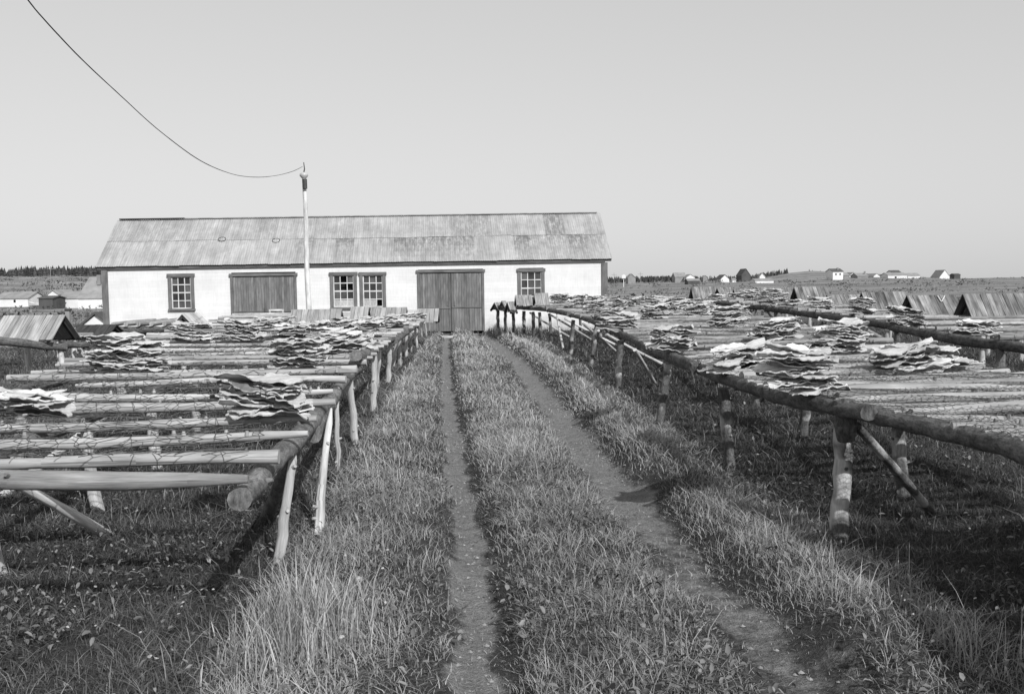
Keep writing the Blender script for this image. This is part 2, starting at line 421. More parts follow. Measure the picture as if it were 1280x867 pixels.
for r_ in range(nrow):
    z0, z1 = r_ * hrow, (r_ + 1) * hrow
    cuts = sorted([(o[0] + .03, o[2] - .03) for o in ops if o[1] + .02 < (z0 + z1) / 2 < o[3] - .02])
    segs = []; u = 0.0
    for a, b in cuts:
        if a > u: segs.append((u, a))
        u = max(u, b)
    segs.append((u, BLEN))
    for a, b in segs:
        # split long runs into boards of their own tone
        cs = [a] + [x for x in sorted(random.uniform(a, b) for _ in range(int((b - a) / 4)))] + [b]
        for c, d in zip(cs, cs[1:]):
            tn = random.random()
            A = [bp(c, -.0065, z0), bp(d, -.0065, z0), bp(d, -.004, z1), bp(c, -.004, z1)]
            mb.poly(A, tn)
            mb.poly([bp(c, 0.03, z0), bp(d, 0.03, z0), bp(d, -.0065, z0), bp(c, -.0065, z0)], tn)
# back and gable walls
mb.poly([bp(BLEN, BD, 0), bp(0, BD, 0), bp(0, BD, BH), bp(BLEN, BD, BH)], .5)
for u in (0, BLEN):
    P = [bp(u, 0, 0), bp(u, BD, 0), bp(u, BD, BH), bp(u, BD / 2, RZ - .06), bp(u, 0, BH)]
    if u == 0: P.reverse()
    mb.poly(P, .5)
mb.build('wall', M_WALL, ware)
mb = MB()     # added backing sheet, its dark colour stands in for the unlit inside
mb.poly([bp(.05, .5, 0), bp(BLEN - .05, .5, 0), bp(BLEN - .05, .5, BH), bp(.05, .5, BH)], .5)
mb.build('dark_backing', M_DARKIN, ware)
# roof: rows of corrugated sheets
def roof_side(sign):
    mb = MB(); OV = .22
    run = BD / 2 + OVH; rise = (RZ - BH) * run / (BD / 2)
    sl = math.hypot(run, rise)
    rows = [(-.05, sl * .54, 1), (sl * .51, sl + .02, 0)]   # from the eave up; the upper row laps over the lower
    for (s0, s1, low) in rows:
        u = -OV; k = 0
        while u < BLEN + OV - .05:
            wsh = random.choice([.62, .66, .72, .76]); u1 = min(u + wsh, BLEN + OV)
            frac = u / BLEN
            if low: rust = random.choice([.15, .2, .45, .95, .85, .6]) if frac > .42 else random.choice([.1, .2, .1, .35, .55])
            else: rust = random.choice([.1, .2, .1, .25, .75, .5]) if frac > .62 else random.choice([.1, .2, .1, .35])
            lift = (.000 if low else .006) + random.uniform(0, .008)
            nn = max(3, int((u1 - u) / .013)); nv = 5
            b = len(mb.v); tilt = random.uniform(-.006, .006); lapj = random.uniform(-.02, .03) if not low else random.uniform(-.012, .006)
            for i in range(nn + 1):
                uu = u + (u1 - u) * i / nn
                cz = .005 * math.sin(2 * math.pi * uu / .078)
                for j in range(nv + 1):
                    s = s0 + (s1 - s0) * j / nv + (tilt * (uu - u) * 4 + lapj if j == 0 else 0)
                    f = s / sl
                    nrm = Vector((0, -rise * sign, run)).normalized() if sign > 0 else Vector((0, rise, run)).normalized()
                    yy = -OVH + run * f if sign > 0 else BD + OVH - run * f
                    zz = BH - OVH * (RZ - BH) / (BD / 2) + rise * f
                    q = bp(uu, yy, zz) + (bn * nrm.y + Vector((0, 0, nrm.z))) * (cz + lift + .03 + (0.006 * (1 - j / nv)))
                    mb.v.append(q)
            for i in range(nn):
                for j in range(nv):
                    q = [b + i * (nv + 1) + j, b + (i + 1) * (nv + 1) + j, b + (i + 1) * (nv + 1) + j + 1, b + i * (nv + 1) + j + 1]
                    if sign < 0: q.reverse()
                    uvs = [(u + (u1 - u) * (i + a) / nn + 7 * low, s0 + (s1 - s0) * (j + c) / nv) for a, c in ((0, 0), (1, 0), (1, 1), (0, 1))]
                    if sign < 0: uvs.reverse()
                    rr = rust * ((.35 + .65 * j / (nv - 1)) if low else 1)
                    mb.face(q, uvs, rr, 0, True)
            u = u1
    return mb
roof = roof_side(1).build('roof', M_ROOF, ware)
roof_side(-1).build('roof', M_ROOF, ware)
mb = MB(); mb.box(bp(1.0, BD / 2, RZ + .075), (2.25, .20, .04), BMT(RZ), .2); mb.build('ridge_cap', M_COVERD, ware)
mb = MB(); mb.box(bp(BLEN / 2 + 1.1, BD / 2, RZ + .065), (BLEN - 2.0, .16, .03), BMT(RZ), .6); mb.build('ridge_cap', M_ROOF, ware)
ev = BH - OVH * (RZ - BH) / (BD / 2)
mb = MB(); mb.box(bp(BLEN / 2, -.078, ev - .035), (BLEN + .40, .035, .11), BMT(ev), .2); mb.build('fascia', M_TRIM, ware)
mb = MB(); mb.box(bp(BLEN / 2, -.041, ev - .02), (BLEN + .3, .036, .02), BMT(ev), .3); mb.build('soffit', M_TRIM, ware)
for u in (-.035, BLEN + .035):
    mb = MB(); mb.box(bp(u + (.06 if u < 0 else -.06), -.045, BH / 2 - .08), (.20, .04, BH - .16), BM, .5)
    mb.box(bp(u, .05, BH / 2 - .08), (.035, .15, BH - .16), BM, .5); mb.build('corner_board', M_TRIM, ware)
# barge boards
for u, sg in ((-.2, 1), (BLEN + .2, -1)):
    mb = MB()
    run = BD / 2 + OVH
    for side in (1, -1):
        ang = math.atan2(RZ - BH, BD / 2) * side
        yy = (-OVH + run / 2) if side > 0 else (BD + OVH - run / 2)
        Mx = BM @ Matrix.Rotation(ang, 3, 'X')
        mb.box(bp(u, yy, (ev + RZ) / 2 - .055), (.03, math.hypot(run, RZ - ev) - .05, .11), Mx, .5)
    mb.build('barge_board', M_TRIM, ware)
def window(rc, boarded=False, broken=()):
    u0, z0, u1, z1 = rc; fw = .10
    mb = MB()
    mb.box(bp((u0 + u1) / 2, -.045, z1 - fw / 2), (u1 - u0 + .06, .06, fw), BM, .6)
    mb.box(bp((u0 + u1) / 2, -.055, z0 + .03), (u1 - u0 + .04, .09, .06), BM, .6)
    for u in (u0 + fw / 2, u1 - fw / 2): mb.box(bp(u, -.04, (z0 + z1) / 2 - .02), (fw, .05, z1 - z0 - .165), BM, .5)
    wn = mb.build('window', M_TRIM, ware)
    a, b, c, d = u0 + fw, z0 + .06, u1 - fw, z1 - fw
    mb = MB(); sw = .035
    for u in (a + sw / 2, c - sw / 2): mb.box(bp(u, .0, (b + d) / 2), (sw, .03, d - b), BM, .6)
    for z in (b + sw / 2, d - sw / 2): mb.box(bp((a + c) / 2, .001, z), (c - a - 2 * sw, .03, sw), BM, .6)
    for i in (1, 2): mb.box(bp(a + (c - a) * i / 3, .002, (b + d) / 2), (.028, .024, d - b - 2 * sw), BM, .6)
    for i in (1, 2, 3): mb.box(bp((a + c) / 2, .003, b + (d - b) * i / 4), (c - a - 2 * sw, .02, .03 if i != 2 else .045), BM, .6)
    mb.build('sash', M_SASH, wn)
    mb = MB()
    for i in range(3):
        for j in range(4):
            ua, ub = a + (c - a) * i / 3, a + (c - a) * (i + 1) / 3; za, zb = b + (d - b) * j / 4, b + (d - b) * (j + 1) / 4
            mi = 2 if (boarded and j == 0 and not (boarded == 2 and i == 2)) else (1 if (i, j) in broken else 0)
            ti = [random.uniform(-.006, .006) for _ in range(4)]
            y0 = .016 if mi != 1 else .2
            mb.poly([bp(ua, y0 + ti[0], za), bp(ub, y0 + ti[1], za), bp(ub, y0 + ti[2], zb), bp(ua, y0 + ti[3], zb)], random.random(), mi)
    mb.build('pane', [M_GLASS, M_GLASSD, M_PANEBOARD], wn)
window(WINS[0]); window(WINS[1], 1, ((1, 3), (1, 2), (2, 2))); window(WINS[2], 2, ((2, 0),)); window(WINS[3])
def door(rc, double):
    u0, z0, u1, z1 = rc; fw = .09
    mb = MB()
    mb.box(bp((u0 + u1) / 2, -.045, z1 - fw / 2), (u1 - u0 + .08, .06, fw), BM, .4)
    for u in (u0 + .04, u1 - .04): mb.box(bp(u, -.04, (z0 + z1) / 2 - fw / 2), (.08, .05, z1 - z0 - fw - .002), BM, .4)
    dr = mb.build('door', M_TRIM, ware)
    a, c, d = u0 + .08, u1 - .08, z1 - fw
    leaves = [(a, (a + c) / 2 - .006), ((a + c) / 2 + .006, c)] if double else [(a, c)]
    for li, (la, lc) in enumerate(leaves):
        mb = MB(); n = max(3, round((lc - la) / .085))
        for i in range(n):
            x0 = la + (lc - la) * i / n; x1 = la + (lc - la) * (i + 1) / n
            mb.box(bp((x0 + x1) / 2, -.012 + random.uniform(-.004, .004), (z0 + d) / 2), (x1 - x0 - .006, .025, d - z0 - .01), BM)
        lf = mb.build('door_leaf', M_DOOR, dr)
        mb = MB()
        mb.box(bp((la + lc) / 2, -.040, z0 + .80 + .02 * li), (lc - la - .05, .022, .035), BM, .3)
        if double:
            mb.box(bp(lc - .12 if li == 0 else la + .12, -.040, .98), (.035, .03, .18), BM, .9)
        mb.build('door_rail', M_TRIM, dr)
door(DOORS[0], False); door(DOORS[1], True)
# two small hoops lying on the roof
for px, py, lb in ((277.5, 299, 'small dark hoop on the roof above the single window'), (345, 300.5, 'small dark hoop on the roof left of the pale pole')):
    sl_n = (Vector((0, 0, BD / 2)) - bn * (RZ - BH)).normalized()
    base = bp(0, -OVH, ev)
    v = ray(px, py); t = (base + sl_n * .07 - CAM).dot(sl_n) / v.dot(sl_n); c = CAM + v * t
    ax = bu; ay = sl_n.cross(bu)
    mb = MB(); mb.tube([c + ax * math.cos(k * math.pi / 10) * .13 + ay * math.sin(k * math.pi / 10) * .13 for k in range(21)], .012, 6, .5, 0, False)
    tag(mb.build('iron_hoop', M_IRON, None, c), lb, 'hoop')
# planks at the foot of the doors
p = ground(557, 420)
mb = MB(); mb.box((p.x, p.y - .3, g1(p.x, p.y) + .05), (.62, .22, .06), None, .9)
tag(mb.build('door_plank', M_POST, None, p), 'short pale plank lying on the path before the big double door', 'plank')
a0, zz0 = bface(338, 405); a1, zz1 = bface(356, 386)
hz_ = thing('framed_hatch', bp((a0 + a1) / 2, -.3, 0), 'small white framed hatch leaning against the single wide door', 'hatch')
zl, zh = max(.0, zz0), zz1
mb = MB()
for u in (a0 + .03, a1 - .03): mb.box(bp(u, -.2, (zl + zh) / 2), (.06, .05, zh - zl), BM, .7)
for z in (zl + .03, zh - .03): mb.box(bp((a0 + a1) / 2, -.2, z), (a1 - a0 - .122, .05, .06), BM, .7)
mb.build('frame', M_SASH, hz_)
mb = MB()
for i in range(4): mb.box(bp(a0 + .06 + (a1 - a0 - .12) * (i + .5) / 4, -.19, (zl + zh) / 2), ((a1 - a0 - .12) / 4 - .006, .02, zh - zl - .122), BM)
mb.build('panel', M_DOOR, hz_)

# ------------------------------------------------------------------ pole and cable
D = 27.5
pb = at(386.5, 400, D); pt = at(380.3, 224, D)
pb.z = 0; pl = thing('utility_pole', pb, 'slender pale pole standing before the white shed, cable at its top', 'pole')
mb = MB(); N = 8
mb.tube([pb.lerp(pt, i / N) + Vector((.012 * math.sin(i * 1.3), 0, 0)) for i in range(N + 1)], [.085 - .03 * i / N for i in range(N + 1)], 12, .6, .03)
mb.build('shaft', M_UPOLE, pl)
mb = MB(); q1 = at(381.2, 236, D - .08); q2 = at(380.8, 224, D - .08)
mb.tube([q1, q2], .068, 10, .4, .03); mb.build('bracket', M_IRON, pl)
mb = MB(); c = at(380.0, 224, D)
mb.tube([c + Vector((0, 0, h)) for h in (0, .03, .09, .15, .19, .2)], [.05, .07, .12, .115, .05, .02], 14, .5, 0); mb.build('insulator', M_CERAMIC, pl)
mb = MB(); tp = at(379.6, 203, D)
mb.tube([c + Vector((0, 0, .19)), c.lerp(tp, .6) + Vector((.02, 0, 0)), tp], [.022, .016, .012], 8, .4, 0); mb.build('pin', M_IRON, pl)
cpts = []
A = at(379.2, 208.5, D)
for (px, py) in ((378, 208.5), (365, 214.5), (345, 219.5), (320, 221.5), (290, 217.5), (250, 200.5), (200, 164), (150, 119), (100, 72), (52, 21), (30, -6), (0, -42), (-50, -110)):
    # the cable hangs in the vertical plane through the pole top, coming towards the camera on the left
    k = (px - 640) / FPX; sl = .0667; x0 = A.x + sl * A.y
    d = x0 / (k + sl)
    cpts.append(at(px, py, d))
def catmull(P, n=8):
    out = []
    Q = [P[0]] + P + [P[-1]]
    for i in range(1, len(Q) - 2):
        for j in range(n):
            t = j / n; a, b, c, d = Q[i - 1], Q[i], Q[i + 1], Q[i + 2]
            out.append(.5 * ((2 * b) + (c - a) * t + (2 * a - 5 * b + 4 * c - d) * t * t + (3 * b - a - 3 * c + d) * t ** 3))
    out.append(P[-1]); return out
mb = MB(); mb.tube(catmull(cpts), .006, 6, .5, .3, True)
tag(mb.build('overhead_cable', M_CABLE, None, cpts[0]), 'thin black cable sagging from the pale pole across the sky', 'cable')

# ------------------------------------------------------------------ fish racks
def lerpf(ys, vs):
    return lambda y: float(np.interp(y, ys, vs))
def logpts(a, b, n=8, bend=.02):
    a, b = Vector(a), Vector(b); bx = random.uniform(-bend, bend); bz = random.uniform(-bend, bend); ph = random.uniform(0, 3)
    return [a.lerp(b, i / n) + Vector((0, bx, bz)) * math.sin(math.pi * i / n) + Vector((0, bend * .3, bend * .3)) * math.sin(5 * i / n + ph) for i in range(n + 1)]
def rads(r0_, r1_, n, j=.06): return [(r0_ + (r1_ - r0_) * i / n) * random.uniform(1 - j, 1 + j) for i in range(n + 1)]
def hexwire(name, parent, mat, y0, y1, fxl, fxr, hfun, cell, rad, seed=0, skip=None):
    a = cell / math.sqrt(3)
    xs = [fxl(y) for y in np.linspace(y0, y1, 30)] + [fxr(y) for y in np.linspace(y0, y1, 30)]
    xmin, xmax = min(xs), max(xs)
    nj = int((y1 - y0) / (1.5 * a)) + 1; ni = int((xmax - xmin) / cell) + 2
    I, J = np.meshgrid(np.arange(ni), np.arange(nj)); I = I.ravel(); J = J.ravel()
    ax = xmin + I * cell + (J % 2) * cell / 2; ay = y0 + J * 1.5 * a
    def disp(x, y):
        return (x + .22 * cell * np.sin(x * 23 + y * 17 + seed) + .18 * cell * np.sin(y * 41 - x * 9), y + .25 * cell * np.cos(x * 19 - y * 13 + seed) + .5 * cell * np.sin(x * 1.7 + seed))
    A = (ax, ay); B = (ax, ay + a); sh = np.where(J % 2 == 0, -1, 1) * 0
    U1 = (ax + cell / 2, ay + 1.5 * a); U2 = (ax - cell / 2, ay + 1.5 * a)
    P = np.concatenate([np.stack(A, 1), np.stack(B, 1), np.stack(B, 1)]); Q = np.concatenate([np.stack(B, 1), np.stack(U1, 1), np.stack(U2, 1)])
    # the twist of each mesh crosses the sheet: turn the lattice so that twists lie across the rack
    def fin(S):
        x, y = disp(S[:, 0], S[:, 1]); return np.stack([x, y, hfun(x, y)], 1)
    xl = np.array([fxl(y) for y in P[:, 1]]); xr = np.array([fxr(y) for y in P[:, 1]])
    ok = (P[:, 0] > xl) & (P[:, 0] < xr) & (RNG.random(len(P)) > .02)
    P, Q = fin(P[ok]), fin(Q[ok])
    D_ = Q - P; D_ /= np.linalg.norm(D_, axis=1)[:, None] + 1e-9
    S = np.cross(D_, [0, 0, 1]); S /= np.linalg.norm(S, axis=1)[:, None] + 1e-9; T = np.cross(S, D_)
    r = rad; n = len(P); tw = np.where(np.arange(n) < 1, 1, 1)
    vs_ = []
    for E in (P, Q):
        for k in range(3):
            an = 2 * math.pi * k / 3; vs_.append(E + (S * math.cos(an) + T * math.sin(an)) * r)
    V = np.stack(vs_, 1)   # n,6,3
    base = (np.arange(n) * 6)[:, None, None]
    q = np.array([[0, 1, 4, 3], [1, 2, 5, 4], [2, 0, 3, 5]])[None] + base
    V = V.reshape(-1, 3) - np.array(WL[parent][:])
    o = np_mesh(name, V, q.ravel(), np.arange(n * 3) * 4, mat, np.repeat(RNG.random(n), 3), True)
    o.parent = parent; WL[o] = WL[parent]
    return o

class Rack: pass
def make_table(rk, ys, zfun, xl, xr, rmin, rmax, mat, skew=lambda y: 0.0, overl=.10, stag=.12, parent=None, sag=.065):
    """cross poles laid over the beams; keeps the height of the table for the wire and the fish"""
    rk.ys = list(ys); rk.z = zfun; rk.dz = []
    for y in ys:
        r_ = random.uniform(rmin, rmax); dz = random.uniform(-.012, .012); rk.dz.append(dz)
        sk = skew(y) + random.uniform(-.05, .05)
        a = Vector((xl(y) - overl - random.uniform(0, stag), y - sk * .5, 0)); b = Vector((xr(y + sk) + overl + random.uniform(0, stag), y + sk * .5, 0))
        a.z = zfun(a.y) + dz - r_; b.z = zfun(b.y) + dz - r_ + random.uniform(-.015, .015)
        if random.random() < .5: a, b = b, a
        n = 14; mb = MB(); ra_ = rads(r_, r_ * .68, n, .09); ra_[-1] *= .7; mb.tube(logpts(a, b, n, .035), ra_, 10, None, .13)
        for _ in range(9):      # knots
            t = random.random(); c = a.lerp(b, t) + Vector((0, random.choice((-1, 1)) * r_ * .6, r_ * .6))
            mb.tube([c - Vector((0, 0, .02)), c + Vector((0, 0, .008))], [.016, .009], 6, .1)
        mb.build('cross_pole', mat, parent)
    ysa = np.array(rk.ys); dza = np.array(rk.dz)
    zs = np.array([zfun(y) for y in np.linspace(0, 60, 241)]); yl = np.linspace(0, 60, 241)
    def h(x, y, sag=sag):
        k = np.clip(np.searchsorted(ysa, y), 1, len(ysa) - 1)
        f = np.clip((y - ysa[k - 1]) / (ysa[k] - ysa[k - 1]), 0, 1)
        return np.interp(y, yl, zs) + dza[k - 1] * (1 - f) + dza[k] * f - sag * np.sin(math.pi * f) ** .55 * (.75 + .35 * np.sin(x * 2.3 + y * 3)) + .005 + .012 * np.sin(x * 9 + y * 5) * np.sin(math.pi * f)
    rk.h = h
def post(parent, foot, top, r0_, r1_, mat, n=9, jit=.16, tone=None, sharp=False):
    foot = Vector(foot); top = Vector(top); foot.z = g1(foot.x, foot.y) - .10
    P = [foot.lerp(top, i / n) + Vector((random.uniform(-.009, .009), random.uniform(-.009, .009), 0)) for i in range(n + 1)]
    rr = rads(r0_, r1_, n, .07)
    if sharp: rr[-1] = r1_ * .35
    mb = MB(); mb.tube(P, rr, 10, tone, jit)
    for _ in range(4):      # knots and stubs
        t = random.uniform(.2, .9); c = foot.lerp(top, t); a = random.uniform(0, 6.28); dv = Vector((math.cos(a), math.sin(a), .3)); rr_ = r0_ + (r1_ - r0_) * t
        mb.tube([c + dv * rr_ * .6, c + dv * (rr_ + .015)], [.016, .010], 6, .0)
    return mb.build('post', mat, parent)
def beam(parent, pts, r0_, r1_, mat, jit=.13, n=12, sub=6):
    P = catmull([Vector(p) for p in pts], sub)
    P = [p + Vector((random.uniform(-.006, .006), 0, random.uniform(-.006, .006))) for p in P]
    mb = MB(); mb.tube(P, rads(r0_, r1_, len(P) - 1, .08), n, None, jit)
    for _ in range(int(len(P) / 2)):
        c = random.choice(P); a = random.uniform(0, 6.28); dv = Vector((math.cos(a), 0, math.sin(a)))
        mb.tube([c + dv * r0_ * .7, c + dv * (r0_ + random.uniform(.008, .03))], [.02, .011], 7, .2)
    return mb.build('beam', mat, parent)

# ---- the left rack
ZL = lerpf([4, 5.5, 8, 14, 22, 30], [.80, .81, .84, .86, .88, .92])
LXR = lerpf([4, 4.5, 5.67, 8.3, 14.3, 21.6, 28], [-1.20, -1.24, -1.30, -1.52, -1.90, -2.05, -2.55])
LXL = lerpf([4, 7, 9, 11, 13, 16, 20, 28], [-4.2, -4.35, -4.55, -4.85, -5.4, -6.0, -6.6, -7.8])
left = Rack(); lr = thing('fish_rack', (-2.8, 12, 0), 'long pole rack left of the track, its front log end near the camera', 'fish rack'); left.root = lr
PR = .04
def lb(y, dz=0): return Vector((LXR(y), y, ZL(y) - .122 + dz))
beam(lr, [lb(4.2, -.01), lb(5.0), lb(6.0), lb(7.4)], .056, .056, M_BEAM, .07)
beam(lr, [lb(6.3, -.07) + Vector((.03, 0, 0)), lb(8.2, -.01), lb(9.4, .02), lb(10.2, .01)], .052, .05, M_BEAM)
beam(lr, [lb(9.55, .19) + Vector((.04, 0, .0)), lb(11, .10), lb(13.5, .05), lb(16, .03)], .060, .054, M_BEAM)
beam(lr, [lb(15.2, .0) + Vector((.06, 0, 0)), lb(18), lb(21)], .056, .052, M_BEAM)
beam(lr, [lb(20.5, .0) + Vector((.05, 0, 0)), lb(23.5), lb(27.5)], .07, .055, M_BEAM)
def lm(y, f, dz=0): x = LXL(y) + (LXR(y) - LXL(y)) * f; return Vector((x, y, ZL(y) - .15 + dz))
beam(lr, [lm(4.6, .42), lm(7, .42), lm(10, .42), lm(14, .42)], .06, .05, M_BEAM, sub=4)
beam(lr, [lm(13.5, .42), lm(19, .42), lm(27, .42)], .06, .05, M_BEAM, sub=4)
beam(lr, [lm(4.0, .02), lm(7.5, .03), lm(10.5, .02)], .06, .05, M_BEAM, sub=4)
beam(lr, [lm(10, .03), lm(16, .02), lm(27, .02)], .06, .05, M_BEAM, sub=4)
LP_ = [((345, 706), (369, 555), .056, .030, 0), ((394, 668), (413, 510), .060, .032, 0), ((413, 588), (421, 484), .042, .032, 1), ((440, 552), (437, 466), .070, .050, 1),
       ((463, 516), (468, 442), .066, .05, 1), ((469.5, 489), (475, 438), .05, .04, 1), ((484, 481), (488, 428), .07, .05, 1), ((491, 461), (495, 424), .055, .045, 1),
       ((500, 457), (499, 419), .06, .05, 1), ((508, 449), (508, 413), .06, .05, 1), ((514, 441), (513, 411), .055, .045, 1), ((522, 436), (519, 409), .06, .05, 1), ((527.5, 424), (525, 404), .06, .05, 1), ((533, 423), (531, 403), .06, .05, 1)]
for f, t, ra, rb, st in LP_:
    F = ground(*f); y = min(F.y + (.12 if not st else 0), 27.4)
    T = plane(t[0], t[1], ZL(F.y) - .10 if not st else ZL(F.y) - .09)
    if abs(T.y - F.y) > .5: T = at(t[0], t[1], F.y + (.4 if T.y > F.y else -.3))
    if st: F.x = max(F.x, LXR(F.y) - .02) if F.y < 14 else F.x
    post(lr, F, T, ra * .62, rb * .66, M_POST, sharp=not st, tone=random.uniform(.4, 1))
for y in (5.3, 6.9, 8.6, 10.4, 12.5, 15, 18, 21, 24.5, 27):
    for f in (.42, .03):
        t = lm(y, f, -.03); post(lr, (t.x + random.uniform(-.1, .1), y + random.uniform(-.15, .15), 0), t, .05, .042, M_POST)
for (fx, fy, tx, ty, tz) in ((-2.67, 6.3, -2.95, 5.35, .62), (-4.1, 7.5, -3.2, 7.9, .7)):
    mb = MB(); n = 5; mb.tube(logpts((fx, fy, -.05), (tx, ty, tz), n, .01), rads(.036, .03, n), 8, .8, .08); mb.build('brace', M_POST, lr)
# inner dark leaning timber under the front beam
mb = MB(); mb.tube(logpts((-1.75, 6.6, -.05), (-1.32, 5.7, .62), 5, .01), rads(.05, .045, 5), 9, .2, .08); mb.build('brace', M_BEAM, lr)
lys = [4.62, 5.34, 6.02, 6.75, 7.45, 8.1, 8.75, 9.4, 10.0, 10.6, 11.2, 11.8, 12.4, 13.0, 13.6] + [14.2 + i * .65 for i in range(21)]
make_table(left, lys, ZL, lambda y: LXL(y) + (.9 if 7.9 < y < 8.2 else 0), lambda y: LXR(y) - .01, .031, .045, M_POLE, parent=lr, overl=.06, stag=.09)
# the hewn front pole with its pointed end
mb = MB(); P0 = Vector((-4.3, 4.1, .83)); P1 = at(312, 600, 4.2)
n = 12; pts = [P0.lerp(P1, i / n) + Vector((0, .015 * math.sin(i * .9), .009 * math.sin(i * 1.1 + .6))) for i in range(n + 1)]
mb.tube(pts, [.041, .043, .042, .045, .043, .042, .044, .04, .041, .039, .038, .031, .018], 14, .7, .22)
for _ in range(7):
    c = random.choice(pts[1:9]); mb.tube([c + Vector((0, -.02, .015)), c + Vector((random.uniform(-.01, .01), -.047, .028))], [.016, .009], 6, .0); mb.build('cross_pole', M_POLE, lr)
hexwire('wire_mesh', lr, M_WIRE, 4.55, 14.5, lambda y: LXL(y) - .02, lambda y: LXR(y) - .10, left.h, .115, .0026, 1)
hexwire('wire_mesh', lr, M_WIRE, 14.5, 27.5, lambda y: LXL(y), lambda y: LXR(y) - .10, left.h, .17, .0018, 2)

# ---- the right rack
ZR = lerpf([1, 4, 6.5, 8, 11, 16, 20, 26, 31], [.90, .89, .88, .87, .88, .90, .95, .97, .98])
RXL = lerpf([1, 2.6, 3.4, 4, 4.64, 5.2, 6.5, 7.8, 11.2, 15.5, 19.5, 22.5, 26, 27.5, 29, 30, 31], [2.2, 2.22, 2.29, 2.34, 2.31, 2.20, 1.86, 1.80, 1.68, 1.66, 1.58, 1.36, 1.08, .85, .35, -.1, -.5])  # near end, out of view, bent trackward to widen its cast shade
RXR = lerpf([4, 7, 9, 11, 16, 22, 31], [3.9, 3.95, 4.1, 4.45, 4.7, 4.9, 4.7])
right = Rack(); rr_ = thing('fish_rack', (3.0, 14, 0), 'long pole rack right of the track, its dark front log crossing the lower right', 'fish rack'); right.root = rr_
def rb(y, dz=0): return Vector((RXL(y), y, ZR(y) - .075 + dz))
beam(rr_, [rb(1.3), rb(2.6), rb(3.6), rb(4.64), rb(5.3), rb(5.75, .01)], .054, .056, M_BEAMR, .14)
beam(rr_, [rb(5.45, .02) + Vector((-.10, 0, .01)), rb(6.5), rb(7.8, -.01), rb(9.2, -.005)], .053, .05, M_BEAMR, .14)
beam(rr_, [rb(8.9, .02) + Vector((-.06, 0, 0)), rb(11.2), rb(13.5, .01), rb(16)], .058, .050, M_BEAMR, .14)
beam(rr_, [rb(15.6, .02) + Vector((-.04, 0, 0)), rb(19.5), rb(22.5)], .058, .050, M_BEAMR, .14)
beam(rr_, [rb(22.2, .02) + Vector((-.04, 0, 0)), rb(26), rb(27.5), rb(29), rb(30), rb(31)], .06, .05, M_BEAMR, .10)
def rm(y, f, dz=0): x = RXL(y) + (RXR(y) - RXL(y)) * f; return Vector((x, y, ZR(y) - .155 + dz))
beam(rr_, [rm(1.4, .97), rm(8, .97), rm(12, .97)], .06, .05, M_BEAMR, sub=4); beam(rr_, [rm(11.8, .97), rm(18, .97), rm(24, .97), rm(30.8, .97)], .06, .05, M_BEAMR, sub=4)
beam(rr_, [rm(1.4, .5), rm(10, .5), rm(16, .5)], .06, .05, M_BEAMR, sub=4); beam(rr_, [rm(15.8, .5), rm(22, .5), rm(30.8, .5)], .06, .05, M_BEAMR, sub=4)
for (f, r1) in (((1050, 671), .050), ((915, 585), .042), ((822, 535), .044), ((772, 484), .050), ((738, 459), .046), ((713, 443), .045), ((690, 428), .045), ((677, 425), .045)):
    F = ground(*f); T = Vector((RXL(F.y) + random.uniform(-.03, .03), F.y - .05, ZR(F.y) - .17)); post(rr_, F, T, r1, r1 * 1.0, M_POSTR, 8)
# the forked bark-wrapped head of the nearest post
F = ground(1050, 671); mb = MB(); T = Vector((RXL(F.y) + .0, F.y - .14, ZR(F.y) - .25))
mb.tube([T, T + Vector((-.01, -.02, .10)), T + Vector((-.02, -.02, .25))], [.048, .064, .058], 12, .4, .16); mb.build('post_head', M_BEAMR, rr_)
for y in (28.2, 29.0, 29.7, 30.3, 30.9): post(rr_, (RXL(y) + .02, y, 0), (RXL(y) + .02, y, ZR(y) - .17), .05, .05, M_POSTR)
for y in (1.6, 3.2, 5.0, 7.2, 9.6, 12, 14.6, 17.4, 20, 23, 26, 28.5, 30.6):
    for f in (.5, .97):
        t = rm(y, f, -.03); post(rr_, (t.x, y + random.uniform(-.2, .2), 0), t, .05, .045, M_POSTR)
def brace(par, a, b, r=.034, mat=None):
    mb = MB(); mb.tube(logpts(a, b, 5, .012), rads(r, r * .9, 5), 8, None, .08); mb.build('brace', mat or M_POSTR, par)
f = ground(1170, 641); brace(rr_, (f.x, f.y, -.04), Vector((RXL(5.75) + .02, 5.75, ZR(5.7) - .16)), .030)
for (y0, dx, dy) in ((13.2, .55, 1.6), (16.8, 1.3, .9), (20.5, .9, 1.3), (23.5, 1.4, .4), (26.2, 1.2, .6), (28.5, 1.2, .3), (18.0, -.0, 1.8), (22, .0, 1.6), (25, 0.1, -1.4)):
    brace(rr_, (RXL(y0) + dx, y0 + dy, .02), (RXL(y0) + .02, y0, ZR(y0) - .2), .03, M_POST)
rys = [2.2 + .11 * i for i in range(26)] + [5.1 + .27 * i for i in range(11)] + [8.1 + i * .5 for i in range(46)]  # nearest poles, mostly out of view, packed close to add shade on the ground
rskew = lerpf([4, 6.3, 7.2, 10, 14, 31], [0, 0, .45, .5, .3, .2])
make_table(right, rys, ZR, RXL, RXR, .036, .052, M_POLER, skew=rskew, parent=rr_, overl=-.02, stag=.06, sag=.03)
hexwire('wire_mesh', rr_, M_WIRE, 2.5, 9.5, lambda y: RXL(y) - .04, lambda y: RXR(y) + .1, right.h, .045, .0014, 3)
hexwire('wire_mesh', rr_, M_WIRE, 9.5, 17, lambda y: RXL(y) - .04, lambda y: RXR(y) + .1, right.h, .09, .0016, 4)
hexwire('wire_mesh', rr_, M_WIRE, 17, 30, lambda y: RXL(y) - .04, lambda y: RXR(y) + .1, right.h, .18, .0018, 5)

